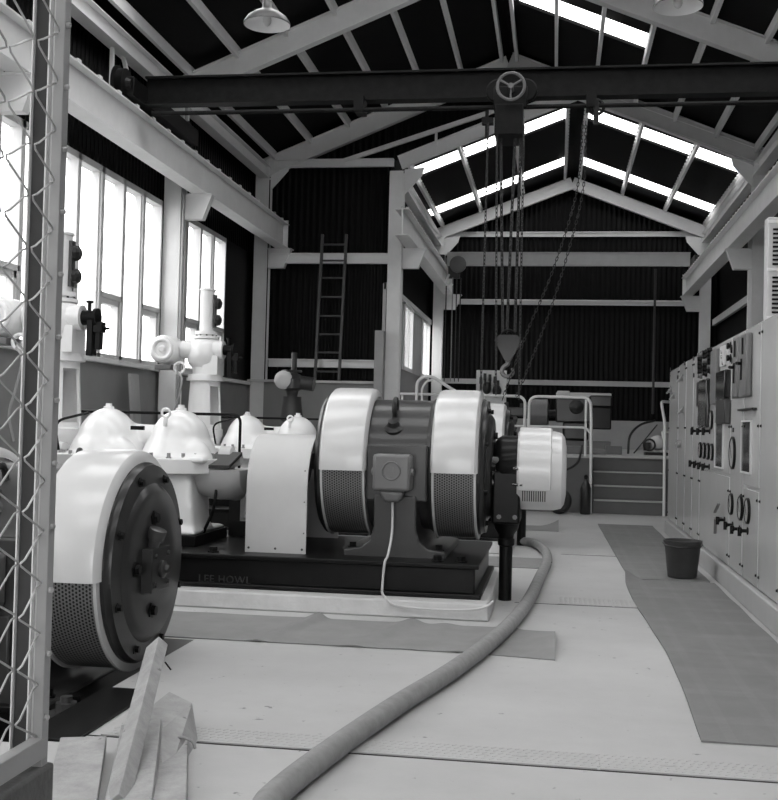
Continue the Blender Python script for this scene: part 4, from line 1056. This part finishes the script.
def dial(px, py, r, cab):
    y, z = sc(px, py)
    o = MB().lathe((SX, y, z), (-1, 0, 0), [(0, r), (.02, r), (.024, r*.9), (.016, r*.86)], 32).build('meter', 'black', cab_at(y))
    MB().lathe((SX-.014, y, z), (-1, 0, 0), [(0, r*.84), (.004, r*.84)], 28).build('dial_face', 'dial', o)
    MB().bar((SX-.021, y-r*.05, z-r*.3), (SX-.021, y+r*.5, z+r*.45), .006, .003, (1, 0, 0)).build('needle', 'black', o)
def knob(px, py, cab, r=.025, d=.05, m='black', grip=True):
    y, z = sc(px, py)
    k = MB().lathe((SX, y, z), (-1, 0, 0), [(0, r*1.3), (.01, r*1.3), (.012, r*.6), (d, r*.6), (d, r), (d+.02, r)], 14)
    if grip: k.bar((SX-d-.02, y, z-.045), (SX-d-.02, y, z+.03), .02, .03, (1, 0, 0))
    k.build('control_knob', m, cab_at(y), bev=.002)
for c in range(3):
    for r_ in range(6):
        y, z = sc(702+c*5, 355+r_*4.2-c*2.4)
        MB().lathe((SX, y, z), (-1, 0, 0), [(0, .036), (.02, .036), (.03, .024), (.05, .024)], 14).build('indicator', 'black' if (r_*2+c) % 5 else 'relay', cabs[4])
rect(700, 707, 381, 406, 'square_meter', 'black', 4, .04, .015, None)
rect(703, 711, 379, 428, 'relay_case', 'darkglass', 4, .05, .03, None, 'tall black relay case')
dial(700.5, 397, .10, 4); dial(712.5, 394, .10, 4); dial(712, 420, .10, 4); dial(700.5, 421, .08, 4)
rect(714.5, 720.5, 350, 404, 'relay_case', 'relay', 4, .04, .01)
rect(722, 727, 346, 366, 'indicator_panel', 'cabl', 4, .02)
for q in ((724, 352), (724, 357), (725, 363)): knob(q[0], q[1], 4, .02, .01, 'chrome', False)
rect(722, 731, 371, 399, 'relay_case', 'darkglass', 5, .06, .01, None, 'black box relay, upper')
rect(722, 731, 400, 424, 'relay_case', 'dark', 5, .06, .01, None, 'black box relay, lower')
rect(734.5, 738.5, 343, 352, 'indicator_panel', 'relay', 5, .02)
for q in ((731, 346), (735, 350), (731, 358), (736, 361)): knob(*q, 5, .03, .02, 'black', False)
rect(738, 743.5, 338, 398, 'relay_case', 'relay', 6, .05, .015, None, 'long grey relay with rounded foot, farther one')
rect(745, 753, 334, 397, 'relay_case', 'relay', 6, .05, .015, None, 'long grey relay with rounded foot, nearer one')
for px_, py_ in ((741, 348), (749, 345)):
    y, z = sc(px_, py_); MB().box(SX-.06, SX-.05, y-.02, y+.02, z-.08, z+.06).build('relay_slot', 'black', cabs[6])
for px_, py_ in ((740, 370), (747.5, 366)):
    y, z = sc(px_, py_); MB().box(SX-.06, SX-.05, y-.02, y+.02, z-.12, z+.06).cyl((SX-.05, y, z+.02), (SX-.10, y-.05, z+.02), .014, n=8).build('relay_catch', 'black', cabs[6])
rect(742, 757, 408.5, 410.5, 'handle', 'black', 6, .04)
rect(743, 752, 422, 472, 'relay_window', 'darkglass', 6, .008, .0, 'cabl')
rect(716.5, 724, 424, 467, 'relay_window', 'darkglass', 4, .008, .0, 'cabl')
dial(733.5, 453, .15, 5)
y, z = sc(733.5, 430); MB().box(SX-.01, SX, y-.03, y+.03, z-.02, z+.02).build('name_plate', 'black', cabs[5])
for k in range(4): dial(701+k*3.9, 450+k*.7, .09, 4)
for k in range(3): knob(698+k*6, 431, 4)
for k in range(4): knob(696+k*4.5, 463+k*1.2, 4)
dial(732, 504, .10, 5); dial(741.5, 508, .11, 6); dial(748.5, 511, .11, 6)
for q in ((725, 520, 5), (733, 525, 5), (740, 529, 6), (748, 531, 6)): knob(*q)
y, z = sc(722, 508); MB().bar((SX-.05, y-.13, z+.05), (SX-.05, y+.12, z-.05), .03, .02).build('lever_handle', 'midl', cabs[4], bev=.004)
y, z = sc(721, 527); MB().bar((SX-.05, y+.05, z-.07), (SX-.05, y+.03, z+.08), .03, .03, (1, 0, 0)).bar((SX-.05, y+.05, z+.08), (SX-.02, y-.12, z+.09), .03, .03).build('lever_handle', 'midl', cabs[4], bev=.004)
for cb, q in ((2, (683, 379)), (2, (684, 411)), (0, (672, 391)), (0, (675, 397))):
    y, z = sc(*q); MB().bar((SX-.06, y+.1, z-.03), (SX-.02, y-.12, z+.04), .02, .02).cyl((SX, y, z), (SX-.05, y, z), .03, n=10).build('latch', 'galv', cabs[cb])
for cb, q in ((0, (671, 369)), (1, (685, 363)), (3, (694, 358)), (1, (678, 377)), (3, (694, 375))):
    y, z = sc(*q); MB().box(SX-.01, SX, y-.04, y+.04, z-.03, z+.02).build('name_plate', 'black', cabs[cb])
y, z = sc(680, 444)
MB().cyl((SX-.03, y+.2, z+.01), (SX-.03, y-.2, z-.0), .014, n=8).cyl((SX, y-.1, z), (SX-.05, y-.1, z), .05, n=12).build('latch_bar', 'galv', cab_at(y))
# louvred locker behind the switchboard
t = thing('louvred_locker', (2.95, 12.3, 0), 'pale locker with louvre slots at the right edge above the switchboard', 'locker')
a = at(767.5, 260, 11.9)
lx = a.x
b = MB().box(lx, lx+.9, 11.9, 12.1, 0, at(770, 217, 11.9).z)
b.build('body', 'steel', t, bev=.01)
zt = at(770, 217, 11.9).z
lv = MB()
for g in range(5):
    z1 = zt-.12-g*.5
    for k in range(9): lv.box(lx+.05, lx+.32, 11.885, 11.9, z1-k*.045-.02, z1-k*.045)
lv.build('louvres', 'black', t)
pn = MB()
for g in range(6): pn.box(lx, lx+.9, 11.89, 11.9, zt-.06-g*.5, zt-.03-g*.5)
pn.build('panel_rails', 'steelw', t)
# dark lump on cabinet top
tag(MB().box(1.9, 2.4, 12.2, 12.9, 2.35, 2.46).build('cable_box', 'dark', bev=.03), 'low dark box lying on top of the switchboard near the far column', 'box')

# ------------------------------------------------------------------ platform, steps
PZ = .96
struct(MB().box(XI, .66, 19.72, YB-.2, 0, PZ).box(.66, XR, 20.47, YB-.2, 0, PZ), 'floor_platform', 'step', smooth=0)
struct(MB().box(XI, .68, 19.70, YB-.2, PZ, PZ+.03).box(.66, XR, 20.42, YB-.2, PZ, PZ+.03), 'floor_platform_top', 'plat', smooth=0)
t = thing('steps', (1.32, 20.0, 0), 'flight of four dark steps with pale nosings up to the platform', 'steps')
for k in range(3):
    MB().box(.68, 1.95, 19.72+.25*k, 20.46, .24*k, .24*(k+1)-.015).build('riser', 'step', t)
    MB().box(.70, 1.90, 19.69+.25*k, 19.95+.25*k, .24*(k+1)-.02, .24*(k+1)).build('nosing', 'nose', t)
def rail(pts, label, r=.026, rr=.15):
    pts = [Vector(p) for p in pts]
    return tag(MB().tube(bend(pts, rr, 6), r, 10).build('handrail', 'wire_white'), label, 'handrail')
Yr = 19.85; zt = at(560, 397, Yr).z; zm = at(560, 427, Yr).z; zp = PZ+.03
X_ = lambda px, y=Yr: at(px, 410, y).x
t = thing('handrail', (X_(560), Yr, zp), 'white tubular handrail loop left of the steps, in front of the engine', 'handrail')
MB().tube(bend([(X_(529), Yr, zp), (X_(529), Yr, zt), (X_(590), Yr, zt), (X_(591), Yr-.2, zt-.3), (X_(592), 19.62, 0)], .16, 6), .026, 10).build('top_rail', 'wire_white', t)
MB().tube(bend([(X_(529), Yr, zm), (X_(586), Yr, zm), (X_(592), Yr-.18, zm-.12)], .08, 4), .022, 10).build('mid_rail', 'wire_white', t)
MB().cyl((X_(586), Yr, zp), (X_(586), Yr, zt), .022, n=10).build('post', 'wire_white', t)
t = thing('handrail', (X_(480), Yr, zp), 'white tubular handrail behind the central motor, ending in a rounded corner', 'handrail')
MB().tube(bend([(X_(400), Yr, zt), (X_(525), Yr, zt), (X_(525), Yr, zp)], .16, 6), .026, 10).build('top_rail', 'wire_white', t)
MB().tube([(X_(400), Yr, zm), (X_(525), Yr, zm)], .022, 10).build('mid_rail', 'wire_white', t)
for q in (402, 452): MB().cyl((X_(q), Yr, zp), (X_(q), Yr, zt), .022, n=10).build('post', 'wire_white', t)
t = thing('handrail', (-2.2, 19.5, 0), 'white sloping bent handrail rising just left of the central motor guard', 'handrail')
s = 19.6
MB().tube(bend([at(416, 425, s), at(417, 382, s), at(424, 376, s), at(433, 377, s), at(450, 388, s), at(476, 404, s)], .12, 5), .028, 10).build('top_rail', 'wire_white', t)
MB().tube(bend([at(422, 425, s), at(422, 388, s), at(427, 381, s), at(433, 380, s)], .1, 5), .02, 8).build('inner_rail', 'wire_white', t)
for px_ in (416, 422):
    q = at(px_, 425, s); MB().cyl((q.x, q.y, 0), q, .026 if px_ == 416 else .02, n=10).build('post', 'wire_white', t)
t = thing('handrail', (1.9, 19.6, 0), 'white handrail right of the steps beside the switchboard end', 'handrail')
e = 20.3
MB().tube(bend([(2.12, 20.9, 2.0), (1.88, 20.5, 2.0), (1.90, 19.95, 1.6), (1.88, 19.62, 0)], .1, 5), .026, 10).build('outer_rail', 'wire_white', t)
MB().tube(bend([(2.12, 20.9, 1.45), (1.9, 20.5, 1.45), (1.9, 20.0, 1.3)], .08, 5), .022, 10).build('inner_rail', 'wire_white', t)

# generating set on the platform
GYy = 23.5
g = lambda px, py, y=GYy: at(px, py, y)
t = thing('diesel_engine', (g(580, 440).x, GYy, PZ+.03), 'dark diesel engine with pale top on the platform behind the handrail', 'engine')
x0, x1 = g(556, 400).x, g(611, 400).x; zt = g(585, 393).z
MB().box(x0, x1-.25, 23.3, 24.2, zt-.62, zt-.12).build('engine_block', 'dark', t, bev=.03)
MB().box(x0, x1, 23.35, 24.1, zt-.1, zt).box(x0+.02, x0+.28, 23.3, 24.1, zt-.12, zt+.03).build('rocker_cover', 'cover', t, bev=.02)
MB().box(x1-.45, x1+.02, 23.25, 24.2, zt-.3, zt-.05).build('manifold', 'dark', t, bev=.04)
MB().box(x1-.42, x1, 23.2, 24.3, zt-.75, zt-.3).build('radiator', 'black', t, bev=.02)
MB().lathe((x0+.42, 23.28, zt-.3), (0, -1, 0), [(0, .15), (.03, .15), (.05, .11), (.06, .03)], 20).build('air_filter', 'dark', t)
MB().box(x0+.15, x1-.45, 23.35, 24.1, zt-1.0, zt-.6).build('crankcase', 'dark', t, bev=.05)
MB().box(x0-.2, x1, 23.3, 24.2, PZ+.03, zt-1.0).build('skid', 'relay', t, bev=.01)
t = thing('alternator', (g(537, 440).x, GYy, PZ+.03), 'pale grey boxy alternator left of the dark engine on the platform', 'alternator')
a0, a1 = g(528, 400).x, g(549, 400).x
MB().lathe((a0, 23.7, g(538, 415).z), (1, 0, 0), [(0, .25), (.03, .34), (a1-a0-.03, .34), (a1-a0, .25)], 32).build('drum', 'midl', t)
MB().box(a0, a1, 23.4, 24.1, PZ+.03, g(538, 425).z).build('base', 'relay', t, bev=.01)
MB().cyl((a1-.02, 23.7, g(538, 415).z), (x0+.02, 23.7, g(538, 415).z), .12, n=16).build('coupling', 'black', t)
# valves and motor between
t = thing('pump_motor', (g(511, 440).x, 22.6, PZ+.03), 'small ribbed pump motor between the guard and the handrail corner', 'motor')
q = g(511, 426, 22.6)
ml = MB().lathe((q.x, 22.6, q.z-.2), (0, 0, 1), [(0, .1), (0, .13), (.08, .13), (.09, .11), (.13, .11), (.14, .13), (.22, .13), (.23, .11), (.28, .11), (.29, .13), (.36, .13), (.4, .1)], 24)
ml.build('motor_body', 'midl', t)
MB().cyl((q.x, 22.6, PZ+.03), (q.x, 22.6, q.z-.18), .09, n=16).build('stand', 'dark', t)
MB().box(q.x-.16, q.x+.3, 22.55, 22.7, q.z+.2, q.z+.38).cyl((q.x-.1, 22.6, q.z+.3), (q.x-.1, 22.6, q.z+.48), .05, n=10).cyl((q.x+.2, 22.6, q.z+.3), (q.x+.22, 22.6, q.z+.46), .05, n=10).build('valve_cluster', 'dark', t, bev=.02)
# white panel with cocks
t = thing('control_panel', (g(491, 400, 24.5).x, 24.5, PZ+.03), 'white upright control panel with dark levers below the crane hook', 'control panel')
a, b = g(476.5, 370, 24.5), g(506, 403, 24.5)
MB().box(a.x, b.x, 24.5, 24.62, PZ+.03, a.z).build('board', 'steelw', t, bev=.01)
for u, v in ((481, 383), (485, 379), (490, 380), (495, 382), (498, 386)):
    q = g(u, v, 24.48); MB().box(q.x-.03, q.x+.03, 24.38, 24.5, q.z-.02, q.z+.12).cyl((q.x, 24.4, q.z+.1), (q.x+.02, 24.3, q.z-.15), .02, n=8).build('lever', 'dark', t)
for u, v in ((487, 388), (497, 391)):
    q = g(u, v, 24.45); MB().ell((q.x, 24.4, q.z), (.1, .08, .14), 16, 10).build('cock_body', 'mid', t)
# gas bottle, tyre and hoses near the platform face
q = at(585.5, 500, 19.45)
t = thing('gas_bottle', (q.x, 19.45, 0), 'dark slim gas bottle standing against the platform left of the steps', 'gas bottle')
MB().lathe((q.x, 19.45, 0), (0, 0, 1), [(0, .08), (.02, .09), (.45, .09), (.52, .07), (.57, .035), (.6, .03)], 20).build('cylinder', 'dark', t)
MB().lathe((q.x, 19.45, .6), (0, 0, 1), [(0, .025), (.03, .035), (.06, .035), (.08, .015)], 12).build('valve_cap', 'black', t)
q = at(559, 499, 19.3)
t = thing('loose_tyre', (q.x, 19.3, 0), 'black rubber wheel standing by the platform behind the white slip ring cover', 'tyre')
MB().torus((q.x, 19.3, .225), (.3, 1, 0), .165, .06, 32, 12).build('tread', 'rubber', t)
MB().lathe((q.x-.01, 19.27, .225), (.3, 1, 0), [(0, .12), (.05, .12)], 24).build('hub', 'mid', t)
tag(MB().tube(spline([at(550, 470, 19.6), at(565, 470, 19.5), at(577, 463, 19.55), at(581, 452, 19.75), at(582, 446, 20.2)], 6), .02, 8).build('black_hose', 'rubber'), 'short black hose curling over the platform edge beside the alternator', 'hose')
tag(MB().tube(spline([(2.15, 24.9, 1.7), at(640, 425, 24.4), at(630, 436, 24.0), at(628, 455, 23.2)], 6), .025, 8).build('black_hose', 'rubber'), 'black hose arching down in front of the pale back dado', 'hose')
tag(MB().tube([at(657, 425, 24.5), at(634, 453, 23.4)], .014, 6).build('stay_rod', 'dark'), 'thin dark rod slanting across the back dado', 'rod')
q = at(656, 444, 22.5)
t = thing('portable_pump', (q.x, 22.5, PZ+.03), 'small portable pump with pale domed top near the switchboard end', 'pump')
MB().box(q.x-.22, q.x+.22, 22.3, 22.7, PZ+.03, PZ+.09).build('base', 'dark', t)
MB().ell((q.x+.03, 22.5, q.z+.02), (.17, .17, .15), 20, 12).build('dome', 'cover', t)
MB().cyl((q.x-.18, 22.4, PZ+.12), (q.x-.18, 22.4, PZ+.28), .07, n=14).torus((q.x-.14, 22.35, q.z-.02), (0, 1, 0), .11, .02, 20, 8).build('pipe_elbow', 'dark', t)
# low crate shapes on platform
for i, (u0, u1, v0, v1, m_) in enumerate(((566, 590, 446, 458, 'relay'), (590, 606, 449, 459, 'midl'), (606, 622, 446, 456, 'relay'))):
    a, b = at(u0, v0, 21.6+.3*i), at(u1, v1, 21.6+.3*i)
    tag(MB().box(a.x, b.x, a.y, a.y+.4, PZ+.03, a.z).build('low_box', m_, bev=.01), 'low grey box on the platform edge, '+('left', 'middle', 'right')[i]+' of three under the engine', 'box')

# ================================================================== LIGHT
w = bpy.data.worlds.new('sky'); bpy.context.scene.world = w; w.use_nodes = True
nt = w.node_tree; bg = nt.nodes['Background']; bg.inputs[0].default_value = (1, 1, 1, 1); bg.inputs[1].default_value = 6
w.cycles.sampling_method = 'AUTOMATIC'
def window_light(loc, rot, sx, sy, e, name):
    l = bpy.data.lights.new(name, 'AREA'); l.shape = 'RECTANGLE'; l.size = sx; l.size_y = sy; l.energy = e; l.cycles.is_portal = True
    o = bpy.data.objects.new(name, l); C.objects.link(o); o.location = loc; o.rotation_euler = rot; return o
# light portals in the left windows and the added end opening (they only guide sampling of the sky)
window_light((XL-.13, 9.2, 3.55), (0, -PI/2, 0), 2.7, 22, 1, 'portal_left')
window_light((-.5, YF-.02, 2.0), (PI/2, 0, 0), 5.4, 4.0, 1, 'portal_end')
vs = bpy.context.scene.view_settings
vs.view_transform = 'Standard'; vs.look = 'None'; vs.gamma = 1; vs.use_curve_mapping = False; vs.exposure = -.1
cy = bpy.context.scene.cycles
cy.use_denoising = True; cy.max_bounces = 8; cy.diffuse_bounces = 5; cy.transparent_max_bounces = 12
